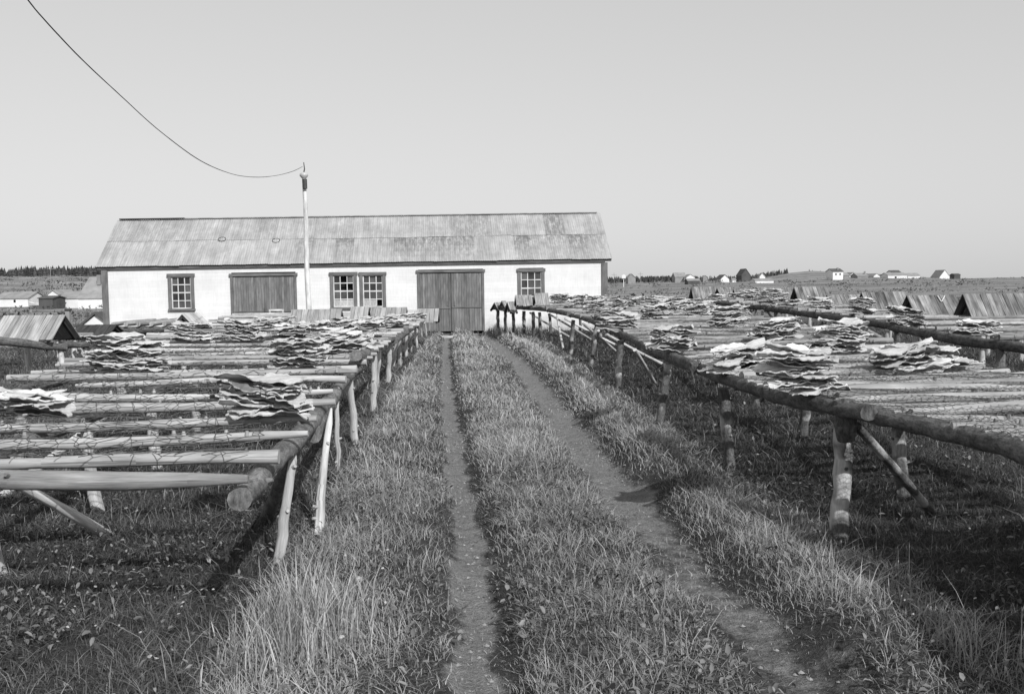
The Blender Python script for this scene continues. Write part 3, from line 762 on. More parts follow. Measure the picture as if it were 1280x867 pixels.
# ---- the second rack on the right
Z2 = lerpf([10, 12.5, 14, 16.5, 20, 24, 28, 32, 40], [.82, .85, .89, .91, .94, .98, 1.01, 1.05, 1.05])
X2L = lerpf([10, 12.5, 14, 16.5, 20, 24, 28, 32, 40], [6.5, 6.43, 6.35, 6.6, 6.83, 6.9, 6.88, 6.8, 6.5])
X2R = lerpf([10, 20, 32, 40], [9.6, 10.0, 10.2, 9.0])
back = Rack(); r2 = thing('fish_rack', (8.2, 20, 0), 'second pole rack on the far right, carrying the row of board covers', 'fish rack'); back.root = r2
def b2(y, f=0, dz=0): return Vector((X2L(y) + (X2R(y) - X2L(y)) * f, y, Z2(y) - .135 + dz))
beam(r2, [b2(10.5), b2(12.5), b2(14, 0, -.01), b2(16.8)], .075, .068, M_BEAMR, .1); beam(r2, [b2(16.3, 0, .03), b2(20), b2(24), b2(26)], .08, .07, M_BEAMR, .1); beam(r2, [b2(25.6, 0, .03), b2(29), b2(32.5)], .075, .06, M_BEAMR, .1)
for f in (.5, .98): beam(r2, [b2(10.5, f), b2(16, f), b2(22, f)], .06, .055, M_BEAMR, sub=4); beam(r2, [b2(21.8, f), b2(27, f), b2(32.5, f)], .06, .055, M_BEAMR, sub=4)
for y in (11.2, 12.6, 14.6, 16.4, 18.2, 19.6, 21.2, 23, 25, 27, 29.3, 32):
    t = b2(y, 0, -.04); post(r2, (t.x + random.uniform(-.05, .05), y, 0), t, .055, .05, M_POSTR)
    for f in (.5, .98):
        t = b2(y + .4, f, -.04); post(r2, (t.x, t.y, 0), t, .05, .045, M_POST)
p = at(1070, 405, 18.3); brace(r2, (p.x + 1.0, 16.9, -.0), p, .045, M_POST)
for y0, dy, dx in ((21, 1.4, .5), (23.5, -1.2, .5), (26, 1.0, .9), (28.4, -1.0, .6), (15.2, .8, .8)): brace(r2, (X2L(y0) + dx, y0 + dy, .0), (X2L(y0) + .03, y0, Z2(y0) - .2), .035, M_POST)
bys = [10.8 + .6 * i for i in range(37)]
make_table(back, bys, Z2, X2L, X2R, .036, .05, M_POLER, parent=r2, overl=.0, stag=.1)
hexwire('wire_mesh', r2, M_WIRE, 10.8, 32, X2L, X2R, back.h, .16, .0017, 6)

# ---- the rack beyond the left rack, only its front seen at the frame's edge
r3 = thing('fish_rack', (-9, 17.5, 0), 'low rack at the left edge under a slatted board cover, front log black in shade', 'fish rack')
e = [at(px, py, d) for px, py, d in ((-60, 421, 16.0), (22, 428, 16.4), (55, 432, 16.7), (82, 434, 17.0))]
beam(r3, e, .075, .07, M_BEAMR); beam(r3, [at(76, 431, 17.1), at(118, 430, 17.6)], .07, .06, M_BEAMR)
for px, py, d in ((79, 470, 17.0), (37, 455, 17.6), (-20, 470, 16.4), (95, 452, 18.3)):
    q = at(px, py, d); post(r3, (q.x, q.y, 0), (q.x - .03, q.y, e[2].z - .04), .06, .055, M_POST)
a = at(115, 437, 17.3); b = at(84, 457, 16.6); brace(r3, (b.x, b.y, 0.05), a, .04, M_BEAMR)
for px, d in ((100, 18.0), (110, 18.8)):
    q = at(px, 440, d); brace(r3, (q.x + .35, q.y, 0), (q.x - .1, q.y, e[2].z), .04, M_POST)
for i in range(6):
    y = 17.3 + i * .5; mb = MB(); mb.tube(logpts((-12.2, y, e[1].z + .10), (-7.9, y + .3, e[2].z + .11), 6, .02), rads(.045, .04, 6), 8, None, .06); mb.build('cross_pole', M_POLER, r3)
beam(r3, [(-12, 20.3, .62), (-9, 20.3, .62), (-7.8, 20.2, .62)], .06, .06, M_BEAMR)
for x in (-11.5, -9.6, -8): post(r3, (x, 20.3, 0), (x, 20.3, .58), .05, .045, M_POST)
# ---- and the end of a farther rack in front of the shed
r4 = thing('fish_rack', (-7.6, 19.5, 0), 'dark log rack end before the lower left wall of the white shed', 'fish rack')
e4 = [at(px, py, d) for px, py, d in ((100, 421, 20.6), (136, 413, 19.6), (180, 413, 19.4), (216, 412, 19.2))]
beam(r4, e4[1:], .085, .08, M_BEAMR)
for px in (142, 156, 165, 181, 196, 209):
    q = at(px, 416, 19.5); post(r4, (q.x, q.y, 0), (q.x, q.y, e4[2].z - .06), .05, .045, M_POST)
beam(r4, [at(130, 414, 22), at(216, 413, 21.6)], .06, .06, M_BEAMR)
for px in (140, 170, 205):
    q = at(px, 416, 21.8); post(r4, (q.x, q.y, 0), (q.x, q.y, .72), .05, .045, M_POST)
for i in range(5):
    q = e4[1].lerp(e4[3], .1 + .2 * i); mb = MB(); mb.tube(logpts(q + Vector((0, -.1, .12)), q + Vector((-.1, 2.5, .12)), 5, .02), rads(.045, .04, 5), 8, None, .06); mb.build('cross_pole', M_POLER, r4)

# ------------------------------------------------------------------ board covers
def cover(base, length, height, half, yaw, label, mat=None, name='board_cover', dark_end=True, group='board covers on the racks', wb=.11, rear=True):
    """open-ended A-frame of boards; base = middle of its footprint, ridge along local x"""
    base = Vector(base); t = thing(name, base, label, 'cover', group); mat = mat or M_COVER
    Rz = Matrix.Rotation(yaw, 3, 'Z'); sl = math.hypot(half, height); ang = math.atan2(height, half)
    for side in ((1, -1) if rear else (1,)):
        Mx = Rz @ Matrix.Rotation(ang * side, 3, 'X'); mb = MB(); n = max(4, round(length / wb))
        for i in range(n):
            x = -length / 2 + length * (i + .5) / n; dl = random.uniform(-.035, .035); lean = random.uniform(-.02, .02)
            c = base + Rz @ Vector((x, -side * half / 2, height / 2)) + Mx @ Vector((0, -.5 * dl * side, random.uniform(0, .006)))
            mb.box(c, (length / n - .006, sl + dl, .018), Mx @ Matrix.Rotation(lean, 3, 'Z'))
        mb.build('board_panel', mat, t)
        mb = MB()
        for fx in (-.42, .42):
            c = base + Rz @ Vector((fx * length, -side * half * .5, height / 2)) - Mx @ Vector((0, 0, .036)); mb.box(c, (.05, sl * .9, .05), Mx, .3)
        mb.build('rafter', M_COVERD, t)
    return t
GRP = 'board covers on the racks'
def cov(px0, px1, ytop, ybot, d, yaw, label, mat=None, dep=.42, group=GRP, rear=True, zb=None):
    a = at((px0 + px1) / 2, ybot, d); z1 = at((px0 + px1) / 2, ytop, d + dep).z; Lx = (px1 - px0) / FPX * d
    zb = a.z if zb is None else zb
    return cover((a.x, d + dep, zb), Lx / max(.5, math.cos(yaw)), z1 - zb, dep, yaw, label, mat, group=group, rear=rear)
cov(1215, 1310, 367, 402, 17.6, R(2), 'pale upright board cover at the right frame edge, beyond a black gable gap', M_COVERG)
cov(1143, 1207, 369, 396, 19.0, R(3), 'board cover stained dark along its ridge with a pale chalky V, right row', M_COVERM)
cov(1084, 1141, 365, 389, 22.0, R(3), 'dark stained board cover left of the V marked one', M_COVERM)
cov(1039, 1083, 368.5, 387, 25.0, R(4), 'low pale board cover between the stained covers and the leftward pale ones', M_COVERG)
cov(997, 1040, 358.5, 379, 28.0, R(4), 'tall pale board cover just right of a thin black gable slit, right row', M_COVERG)
cov(950, 994, 359.5, 378, 31.0, R(4), 'grey board cover behind two neighbouring fish stacks on the far rack', M_COVERG)
cov(920, 949, 361, 378, 33.0, R(6), 'narrow grey board cover under the low white far church', M_COVERG)
cov(899, 921, 359.5, 371, 36.0, R(6), 'small tilted board cover with dark shaded top edge, far right rack', M_COVERM)
cov(866, 899, 358.5, 374, 36.5, R(3), 'square grey board cover farthest left in the right hand row', M_COVERG)
# the V painted on the stained cover
c0 = at(1177, 372, 19.1)
vv = thing('paint_mark', c0, 'pale V shaped mark on the dark stained board cover', 'mark') if False else None
cov(617.5, 626, 378, 388, 30.6, R(20), 'leftmost tiny board cover at the right rack end by the big door')
cov(627, 633, 376, 388, 30.0, R(20), 'second tiny board cover from the big door on the right rack')
cov(634, 643, 377, 391, 29.2, R(15), 'narrow pale board cover third from the big door on the right rack')
cov(644, 665, 369, 382, 28.3, R(5), 'grey board cover directly below the right hand window')
cov(668, 686, 366.5, 381, 27.2, R(5), 'pale board cover beside the long fish heap, right of the window')
cov(360, 424, 387, 408, 19.2, R(1), 'wide pale board cover at the foot of the pale pole', dep=.38)
cov(436, 459, 383.5, 401, 20.4, R(0), 'small square pale cover below the pair of windows, left one', dep=.34)
cov(461, 507, 384.5, 402, 21.0, R(-1), 'long pale cover below the right window of the pair', dep=.34)
cov(521, 548, 386, 403, 25.0, R(-2), 'upright grey board cover in front of the big double door', dep=.3)
cov(-14, 68, 394.5, 427, 16.6, R(-4), 'big slatted board cover at the left frame edge with black open end', dep=.5)
cov(84, 133, 406.5, 421, 18.2, R(2), 'black tarred low cover before the left corner of the shed', M_COVERD, dep=.5)
a = at(228, 405, 20.0)
cover((a.x, 20.5, a.z), .8, .21, .20, R(84), 'tiny pale A shaped cover seen end on below the left window', M_POST)
# V mark as a thin strip of paint on that cover's boards (kept as a part of the cover)
def v_mark():
    t = [o for o in COL.objects if o.get('label', '').startswith('board cover stained dark')][0]
    pan = [c for c in t.children if c.name.startswith('board_panel')][0]
    b = WL[t]; mb = MB()
    hgt = at(1177, 367, 19.42).z - b.z
    def on(px, py):
        v = ray(px, py); n = Vector((0, -hgt, .42)).normalized(); n = Matrix.Rotation(R(3), 3, 'Z') @ n
        p0 = Vector((b.x, b.y, b.z + hgt)); return CAM + v * ((p0 - CAM + n * .022).dot(n) / v.dot(n))
    for (x0, y0, x1, y1) in ((1172, 369.5, 1176.5, 377), (1181, 369.5, 1177, 377)):
        p, q = on(x0, y0), on(x1, y1); mb.tube([p, p.lerp(q, .5), q], [.010, .013, .010], 6, .6, .2)
    mb.build('paint_mark', M_SASH, t)
v_mark()

# ------------------------------------------------------------------ dried fish
def fish_mesh(k):
    rnd = random.Random(100 + k); nu, nv = 26, 8
    Lf = rnd.uniform(.42, .52); Wd = rnd.uniform(.085, .12); curl = rnd.uniform(.004, .036); a1 = rnd.uniform(0, 6); a2 = rnd.uniform(0, 6); a3 = rnd.uniform(0, 6); am = rnd.uniform(.007, .016); a4 = rnd.uniform(0, 6)
    bend = rnd.uniform(-.02, .04); edge = [rnd.uniform(-.2, .16) for _ in range(2 * (nu + 1))]
    prof = [(0, .62), (.06, .82), (.18, 1.0), (.4, .92), (.6, .62), (.8, .27), (.9, .16), (.96, .26), (1, .36)]
    px_ = [p[0] for p in prof]; pw = [p[1] for p in prof]
    top = []
    for i in range(nu + 1):
        s = i / nu; wv = float(np.interp(s, px_, pw)) * Wd
        for j in range(nv + 1):
            v = -1 + 2 * j / nv; ww = wv * (1 + (edge[i] if v < 0 else edge[nu + 1 + i]) * abs(v))
            z = curl * (abs(v) ** 2.2) * (.5 + .7 * math.sin(3.2 * s + a1)) * (1 if v > 0 else .7) + am * math.sin(6.2 * s + 1.4 * v + a2) * (.4 + .6 * abs(v)) + am * .55 * math.sin(14 * s - 3 * v + a3) * abs(v) ** 2 + am * .4 * math.sin(31 * s + 5 * v + a4) * abs(v) ** 3 + rnd.uniform(-.002, .002) + bend * (s - .5) ** 2 * 3
            top.append(Vector(((s - .5) * Lf + .012 * math.sin(5 * v + a1), v * ww, z)))
    th = .0085; mb = MB(); n1 = nv + 1
    uvf = lambda i, j: (j / nv * .25 + k * 3.3, i / nu * .5 + k * 1.7)
    for lay in (0, 1):
        b = len(mb.v)
        for t in top: mb.v.append(t + Vector((0, 0, th if lay == 0 else 0)))
        for i in range(nu):
            for j in range(nv):
                q = [(i, j), (i + 1, j), (i + 1, j + 1), (i, j + 1)]
                if lay: q.reverse()
                mb.face([b + a * n1 + c for a, c in q], [uvf(a, c) for a, c in q], .5, lay, True)
    ring = [(i, 0) for i in range(nu + 1)] + [(nu, j) for j in range(1, nv + 1)] + [(i, nv) for i in range(nu - 1, -1, -1)] + [(0, j) for j in range(nv - 1, 0, -1)]
    b = len(mb.v)
    for (i, j) in ring: mb.v.append(top[i * n1 + j] + Vector((0, 0, th))); mb.v.append(top[i * n1 + j].copy())
    n = len(ring)
    for m in range(n):
        m2 = (m + 1) % n
        mb.face([b + 2 * m, b + 2 * m + 1, b + 2 * m2 + 1, b + 2 * m2], [uvf(*ring[m]), uvf(*ring[m]), uvf(*ring[m2]), uvf(*ring[m2])], .5, 0, False)
    o = mb.build('dried_fish', [M_FLESH, M_SKIN]); me = o.data; bpy.data.objects.remove(o); return me
FISH = [fish_mesh(k) for k in range(14)]
def fish_matrix(c, k, n, yaw, tilt, dz, splay=1.0):
    flip = random.random() < .16 and k < n - 1
    y = yaw + random.gauss(0, .14) * splay + (math.pi if k % 2 else 0)
    M = Matrix.Translation(c + Vector((random.gauss(0, .026) * splay * (1.4 - .8 * k / n), random.gauss(0, .022) * splay, dz * k + .012)))
    M = M @ Euler((random.gauss(.06, .06), tilt + random.gauss(0, .035), 0)).to_matrix().to_4x4() @ Matrix.Rotation(y, 4, 'Z')
    if flip: M = M @ Matrix.Rotation(math.pi, 4, 'X')
    return M
def stack(rk, px, yb, hpx, phrase, yaw=0.0, tilt=0.0, lenm=1.0, splay=1.0, cols=1, dz=.0165):
    z = rk.z(8)
    for _ in range(3):
        P = plane(px, yb, z); z = float(rk.h(P.x, P.y, 0.01))
    P = plane(px, yb, z); hm = hpx / FPX * P.y * .92
    n = max(3, round(hm / dz)) 
    grp = 'split fish in ' + phrase
    for c in range(cols):
        for k in range(n if c == 0 else max(2, n - 3)):
            o = bpy.data.objects.new('dried_fish', random.choice(FISH)); COL.objects.link(o)
            cc = P + Vector((0, .12, 0)) + Vector(((c - (cols - 1) / 2) * .22, c * .06, 0))
            o.matrix_world = fish_matrix(cc, k, n, yaw, tilt, dz, splay) @ Matrix.Scale(lenm * random.uniform(.82, 1.12), 4)
            if k == (n - 1) and c == 0: lab = 'topmost split dried fish of ' + phrase
            elif k == 0 and c == 0: lab = 'lowest split dried fish of ' + phrase
            else: lab = 'dried split fish layered within ' + phrase
            tag(o, lab, 'dried fish', grp)
ST = [  # rack, px, base y, height px, phrase
    (left, 322, 521, 52, 'the nearest stack on the left rack', -.05, .03, 1.06, 1.3, 1),
    (left, 152, 465, 45, 'the curly stack at the left rack\'s outer side', .06, .03, 1.0, 1.4, 2),
    (left, 372, 461, 40, 'the second stack along the left rack\'s edge', -.05, -.02, 1.05, 1.4, 1),
    (left, 424, 440, 26, 'the low stack touching the left rack\'s fat log', .25, -.06, 1.0, 1.6, 1),
    (left, 238, 428, 24, 'the left stack before the small A shaped cover', 0, .02, 1.0, 1.2, 1),
    (left, 298, 426, 25, 'the stack under the wide single door', .05, .03, 1.05, 1.3, 1),
    (left, 14, 520, 30, 'the jumbled heap at the left frame edge', .5, .10, 1.0, 2.2, 1),
    (left, 362, 421, 15, 'the flat stack before the wide pale cover', 0, 0, 1.0, 1.4, 1),
    (left, 455, 419, 16, 'the stack before the small square cover', .2, -.04, 1.0, 1.6, 1),
    (left, 405, 425, 14, 'the flat stack right of the pale pole\'s foot', .1, .0, 1.0, 1.6, 1),
    (right, 1000, 492, 56, 'the nearest tall stack on the right rack', .0, .03, .98, 1.5, 1),
    (right, 930, 465, 32, 'the slumped stack beside the right rack\'s front log', .35, -.12, 1.0, 1.6, 1),
    (right, 1150, 463, 34, 'the sloping stack nearest the right frame edge', .15, -.10, 1.1, 1.5, 2),
    (right, 1055, 441, 42, 'the stack in the middle of the right rack', .05, -.02, 1.05, 1.5, 1),
    (right, 843, 439, 33, 'the neat stack by the right rack\'s track side log', .0, -.06, 1.0, 1.0, 1),
    (right, 975, 425, 26, 'the stack left of the diagonal brace', .0, -.08, 1.05, 1.3, 1),
    (right, 912, 408, 25, 'the stack under the back log\'s far end', .1, -.10, 1.1, 1.2, 1),
    (right, 775, 411, 20, 'the low stack over the right rack\'s sixth post', .0, .05, 1.1, 1.4, 1),
    (right, 820, 399, 18, 'the stack left of the square cover', .1, -.05, 1.1, 1.4, 1),
    (back, 1229, 418, 18, 'the flat stack before the right edge cover', 0, 0, 1.1, 1.3, 1),
    (back, 1137, 408, 24, 'the splayed stack before the two stained covers', -.1, .12, 1.05, 1.6, 1),
    (back, 1080, 393, 21, 'the square stack left of the splayed one', 0, 0, 1.0, 1.0, 1),
    (back, 1027, 386, 15, 'the stack before the low pale cover', 0, .1, 1.1, 1.3, 1),
]
for (rk, px, yb, h_, ph, yaw, tilt, ln, sp, co) in ST: stack(rk, px, yb, h_, ph, yaw, tilt, ln, sp, co)
# the remaining far heaps, one mass
def far_fish():
    vs_, fs, tn, mi = [], [], [], []
    base = 0; lib = []
    for me in FISH:
        v = np.empty(len(me.vertices) * 3, np.float32); me.vertices.foreach_get('co', v); v = v.reshape(-1, 3)
        lib.append((v, [tuple(p.vertices) for p in me.polygons], [p.material_index for p in me.polygons]))
    V, F, MI = [], [], []
    spots = []
    def add(rk, px, yb, hpx, yaw=0, tilt=0): spots.append((rk, px, yb, hpx, yaw, tilt))
    for px, yb, h_ in ((335, 412, 14), (350, 407, 10), (430, 411, 9), (385, 414, 9), (400, 410, 7), (445, 408, 8), (470, 412, 9), (480, 405, 8), (495, 401, 8), (465, 402, 7), (440, 432, 12), (488, 409, 7), (502, 406, 8), (512, 400, 8), (500, 396, 6), (425, 404, 6), (520, 398, 6)): add(left, px, yb, h_, random.uniform(-.3, .3), random.uniform(-.08, .04))
    for px, yb, h_ in ((700, 380, 12), (722, 384, 15), (745, 390, 15), (760, 399, 14), (735, 377, 9), (715, 374, 7), (770, 386, 10), (785, 383, 10), (800, 381, 10), (820, 385, 12), (838, 388, 14), (850, 392, 15), (862, 386, 12), (872, 394, 13), (880, 387, 10), (835, 378, 7), (810, 376, 7), (760, 378, 8), (785, 375, 6), (690, 376, 9)): add(right, px, yb, h_, random.uniform(-.2, .2), random.uniform(-.1, .04))
    for px, yb, h_ in ((962, 380, 18), (975, 378, 12), (940, 375, 12), (992, 382, 8), (925, 373, 10), (908, 373, 8), (895, 376, 8)): add(back, px, yb, h_, random.uniform(-.2, .2), 0)
    for rk, px, yb, hpx, yaw, tilt in spots:
        z = rk.z(20); P = plane(px, yb, z); z = rk.z(min(P.y, 31)); P = plane(px, yb, z); P.y = min(P.y, 31)
        n = max(3, round(hpx / FPX * P.y / .026))
        for k in range(n):
            M = np.array(fish_matrix(P + Vector((random.gauss(0, .04), 0, 0)), k, n, yaw, tilt, .026, 1.5)); v, f, m = random.choice(lib)
            b = sum(len(x) for x in V) if False else base
            V.append(v @ M[:3, :3].T + M[:3, 3]); F += [tuple(i + base for i in q) for q in f]; MI += m; base += len(v)
    me = bpy.data.meshes.new('dried_fish_heaps'); me.from_pydata(np.concatenate(V).tolist(), [], F)
    me.materials.append(M_FLESH); me.materials.append(M_SKIN); me.polygons.foreach_set('material_index', np.array(MI, np.int32))
    ul = me.uv_layers.new(name='UVMap'); co = np.empty(len(me.loops), np.int32); me.loops.foreach_get('vertex_index', co)
    allv = np.concatenate(V); ul.data.foreach_set('uv', np.ascontiguousarray(allv[co][:, :2], dtype=np.float32).ravel())
    o = bpy.data.objects.new('dried_fish_heaps', me); COL.objects.link(o)
    tag(o, 'far heaps of split dried fish crowding both racks near the shed', 'dried fish', None, 'stuff')
far_fish()

# ------------------------------------------------------------------ the far village
def house(px0, px1, yr, ye, yb, d, label, wall, roof_, side=True, depth=5, chim=None, wins=(), cat='house', name='far_house', group=None, roofover=.15):
    """side=True: ridge across the view; otherwise the gable faces the camera"""
    a = at(px0, yb, d); b = at(px1, yb, d); x0, x1 = a.x, b.x; zb = at((px0 + px1) / 2, yb, d).z
    ze = at((px0 + px1) / 2, ye, d).z
    zr = at((px0 + px1) / 2, yr, d + (depth / 2 if side else 0)).z
    t = thing(name, ((x0 + x1) / 2, d, zb), label, cat, group)
    gb = min(zb, float(farz((x0 + x1) / 2, d)), float(farz((x0 + x1) / 2, d + depth))) - .4
    mb = MB(); y0, y1 = d, d + depth
    if side:
        for x in (x0, x1): mb.poly([(x, y0, gb), (x, y1, gb), (x, y1, ze), (x, (y0 + y1) / 2, zr - .05), (x, y0, ze)], .5)
        mb.poly([(x0, y0, gb), (x1, y0, gb), (x1, y0, ze), (x0, y0, ze)], .5); mb.poly([(x1, y1, gb), (x0, y1, gb), (x0, y1, ze), (x1, y1, ze)], .5)
    else:
        xm = (x0 + x1) / 2
        for y in (y0, y1): mb.poly([(x0, y, gb), (x1, y, gb), (x1, y, ze), (xm, y, zr - .05), (x0, y, ze)], .5)
        for x in (x0, x1): mb.poly([(x, y0, gb), (x, y1, gb), (x, y1, ze), (x, y0, ze)], .5)
    mb.build('wall', wall, t)
    mb = MB(); o = roofover; th = .12
    if side:
        ym = (y0 + y1) / 2; dz = (zr - ze) / (depth / 2) * o
        for s, yy in ((1, y0 - o), (-1, y1 + o)):
            A_ = [(x0 - o, yy, ze - dz), (x1 + o, yy, ze - dz), (x1 + o, ym, zr), (x0 - o, ym, zr)]
            mb.prism([Vector(p) for p in A_], [Vector(p) + Vector((0, 0, th)) for p in A_], .5)
    else:
        xm = (x0 + x1) / 2; dz = (zr - ze) / max(.1, (x1 - x0) / 2) * o
        for xx in (x0 - o, x1 + o):
            A_ = [(xx, y0 - o, ze - dz), (xx, y1 + o, ze - dz), (xm, y1 + o, zr), (xm, y0 - o, zr)]
            mb.prism([Vector(p) for p in A_], [Vector(p) + Vector((0, 0, th)) for p in A_], .5)
    rf = mb.build('roof', roof_, t)
    if chim:
        c = at(chim[0], chim[1], d + depth * .3); c2 = at(chim[0], chim[2], d + depth * .3)
        mb = MB(); mb.box(c.lerp(c2, .5), (.5, .5, (c - c2).length), None, .3); mb.build('chimney', M_FARGREY, rf)
    for (u, v, ww, hh) in wins:
        mb = MB(); mb.box((x0 + (x1 - x0) * u, y0 - .02, zb + (ze - zb) * v), ((x1 - x0) * ww, .06, (ze - zb) * hh), None, .5); mb.build('window', M_GLASSD, t)
    return t
W_, G_, K_ = M_FARWHITE, M_FARGREY, M_FARDARK
house(-6, 35, 365.5, 373, 381, 150, 'white cottage with grey roof at the left frame edge, far off', W_, M_FARROOF, True, 6, None, ((.6, .6, .06, .4),))
house(48.5, 66, 370.5, 373, 382, 140, 'dark boarded hut between far white cottages on the left', K_, M_FARROOFD, True, 4, None, (), 'hut', 'far_hut')
house(60, 73.5, 363, 368, 377, 152, 'white gabled cottage right behind the dark hut', W_, M_FARROOF, False, 6, None, ((.75, .5, .12, .4),))
house(73.5, 98, 365, 373, 382.5, 145, 'low white cottage adjoining the bigger chimneyed house', W_, M_FARROOF, True, 6, None, ())
house(98, 140, 347, 372.5, 386, 140, 'tall roofed white house with chimney, left of the shed corner', W_, M_FARROOF, True, 9, (124, 343.5, 356), ())
a = at(118, 407, 50)
house(102, 139, 392.5, 407, 420, 50, 'white gable half hidden behind the shed\'s left corner', W_, K_, False, 4, None, (), 'hut', 'gabled_hut')
# short capped post
p = at(85.3, 404, 44); q = at(85.3, 388.5, 44); t = thing('capped_post', p, 'short thick grey post with dark cap in the left field', 'post')
mb = MB(); mb.box(p.lerp(q, .5) - Vector((0, 0, .15)), (.19, .19, q.z - p.z + .3), None, .5); mb.build('shaft', M_FARGREY, t)
mb = MB(); mb.box(q + Vector((0, 0, .05)), (.24, .24, .09), None, .3); mb.build('cap', M_IRON, t)
def farpole(px, yt, yb, d, label, arm=True, r=.055):
    p = at(px, yb, d); q = at(px, yt, d); p.z = min(p.z, float(farz(p.x, d))) - .3; t = thing('telegraph_pole', p, label, 'pole', 'far telegraph poles')
    mb = MB(); mb.tube([p, q], [r, r * .8], 8, .5); mb.build('shaft', M_FARROOF, t)
    if arm: mb = MB(); mb.box(q - Vector((0, 0, .5)), (1.4, .09, .09), None, .5); mb.build('crossarm', M_FARGREY, t)
farpole(63, 333, 358, 190, 'tallest far pole rising against the dark wood on the left')
farpole(69.5, 343, 358, 210, 'short far pole just right of the tallest one')
farpole(78.5, 355, 366, 200, 'thin far pole above the low white cottage', False)
farpole(100, 343, 360, 200, 'far pole at the left end of the chimneyed roof')
farpole(767.6, 341, 353, 260, 'far pole nearest the shed\'s right corner')
farpole(800.5, 340, 353, 260, 'far pole right of the small grey barn')
# birdhouse-like box on a post
p = at(779.5, 355, 160); q = at(779.5, 348, 160); t = thing('post_box', p, 'white box raised on a thin post right of the shed', 'box')
mb = MB(); mb.tube([p - Vector((0, 0, .5)), q], .06, 6, .5); mb.build('post', M_FARWHITE, t)
mb = MB(); mb.prism([q + Vector((x, -.2, z)) for x, z in ((-.33, 0), (.33, 0), (.36, .45), (0, .7), (-.36, .45))][::-1], [q + Vector((x, .2, z)) for x, z in ((-.33, 0), (.33, 0), (.36, .45), (0, .7), (-.36, .45))][::-1], .5); mb.build('box_body', M_FARWHITE, t)
house(785, 794.5, 342.5, 347, 353, 300, 'small grey barn between two far poles', G_, M_FARROOF, False, 6, None, (), 'barn', 'far_barn')
house(844, 857.5, 341, 346, 352, 330, 'grey hip roofed house left of the far white cottage', G_, M_FARROOF, True, 7, None, ())
house(858, 868.5, 343, 346.5, 352, 325, 'white cottage directly behind the dark low shed', W_, M_FARROOF, False, 7, None, ())
house(860, 875, 348.5, 351, 356.5, 260, 'dark low shed before the far white cottage', K_, M_FARROOF, True, 5, None, (), 'shed', 'far_shed')
house(879, 884.5, 344.5, 346.5, 352, 330, 'tiny grey hut standing alone in the far field', G_, M_FARROOF, False, 4, None, (), 'hut', 'far_hut')
house(901, 911.5, 343.5, 348.5, 353, 300, 'small white gabled house left of the dark pointed barn', W_, M_FARROOFD, False, 8, None, ())
house(915.5, 920, 348, 350, 353, 300, 'tiny white outbuilding beside the small gabled house', W_, M_FARROOF, True, 3, None, (), 'outbuilding', 'far_outbuilding')
house(927, 938, 336, 344, 350, 330, 'dark pointed barn roof standing above the far wood', K_, M_FARROOFD, False, 8, None, (), 'barn', 'far_barn')
house(944, 967, 348.5, 350.5, 355.5, 250, 'low long white building under a little white tower', W_, M_FARROOF, True, 6, None, (), 'building', 'far_building')
house(949.5, 956.5, 341.5, 345.5, 350, 254, 'little white tower behind the long low building', W_, M_FARROOF, False, 2.0, None, (), 'tower', 'far_tower')
house(1041, 1054, 336, 339.5, 352, 310, 'tall white two storey house on the right hill', W_, M_FARROOFD, True, 7, (1047, 334.5, 338), ((.3, .75, .12, .18), (.7, .75, .12, .18)))
house(1055, 1061, 341, 344, 351, 320, 'narrow grey annexe right of the two storey house', G_, M_FARROOF, True, 5, None, (), 'annexe', 'far_annexe')
house(1062, 1071.5, 340.5, 344.5, 350, 350, 'white cottage right of the narrow grey annexe', W_, M_FARROOF, False, 7, None, ())
house(1072, 1085, 341.5, 345, 351, 330, 'grey cottage with pale dormer on the right hill', G_, M_FARROOF, True, 7, (1081, 339, 343), ())
house(1092, 1100, 342, 345, 349.5, 360, 'pale low cottage between grey cottage and long building', W_, M_FARROOF, False, 7, None, ())
house(1110, 1134, 341, 344, 349, 340, 'long white building with dark roof piece on the skyline', W_, M_FARROOF, True, 7, None, ((.4, .5, .1, .4),))
house(1115, 1126, 338, 340.5, 344, 346, 'dark roofed upper house behind the long white building', W_, M_FARROOFD, True, 5, None, ())
house(1135, 1150, 341.5, 344.5, 348, 345, 'white low house at the right end of the long building', W_, M_FARROOF, True, 6, None, ())
house(1174.5, 1187.5, 337.5, 346, 349, 420, 'pale pyramid roofed house alone on the right skyline', W_, M_FARROOF, False, 9, None, ())
house(1193, 1200.5, 342, 343.5, 349, 380, 'small dark shed at the right end of the skyline', K_, M_FARROOFD, True, 4, None, (), 'shed', 'far_shed')
# little boat drawn up by the cottages
p = at(44, 382, 142); t = thing('rowing_boat', p, 'small white boat drawn up left of the dark hut', 'boat')
mb = MB(); rings = []
for i in range(7):
    s = -1 + i / 3; wv = .62 * (1 - abs(s) ** 2.4) + .02
    rings.append([p + Vector((s * .95, k * wv, zz)) for k, zz in ((-1, .42 + .18 * s * s), (-.7, .05), (0, -.08), (.7, .05), (1, .42 + .18 * s * s))])
for A_, B_ in zip(rings, rings[1:]):
    for k in range(4): mb.poly([A_[k], B_[k], B_[k + 1], A_[k + 1]], .5)
mb.build('hull', M_FARWHITE, t)
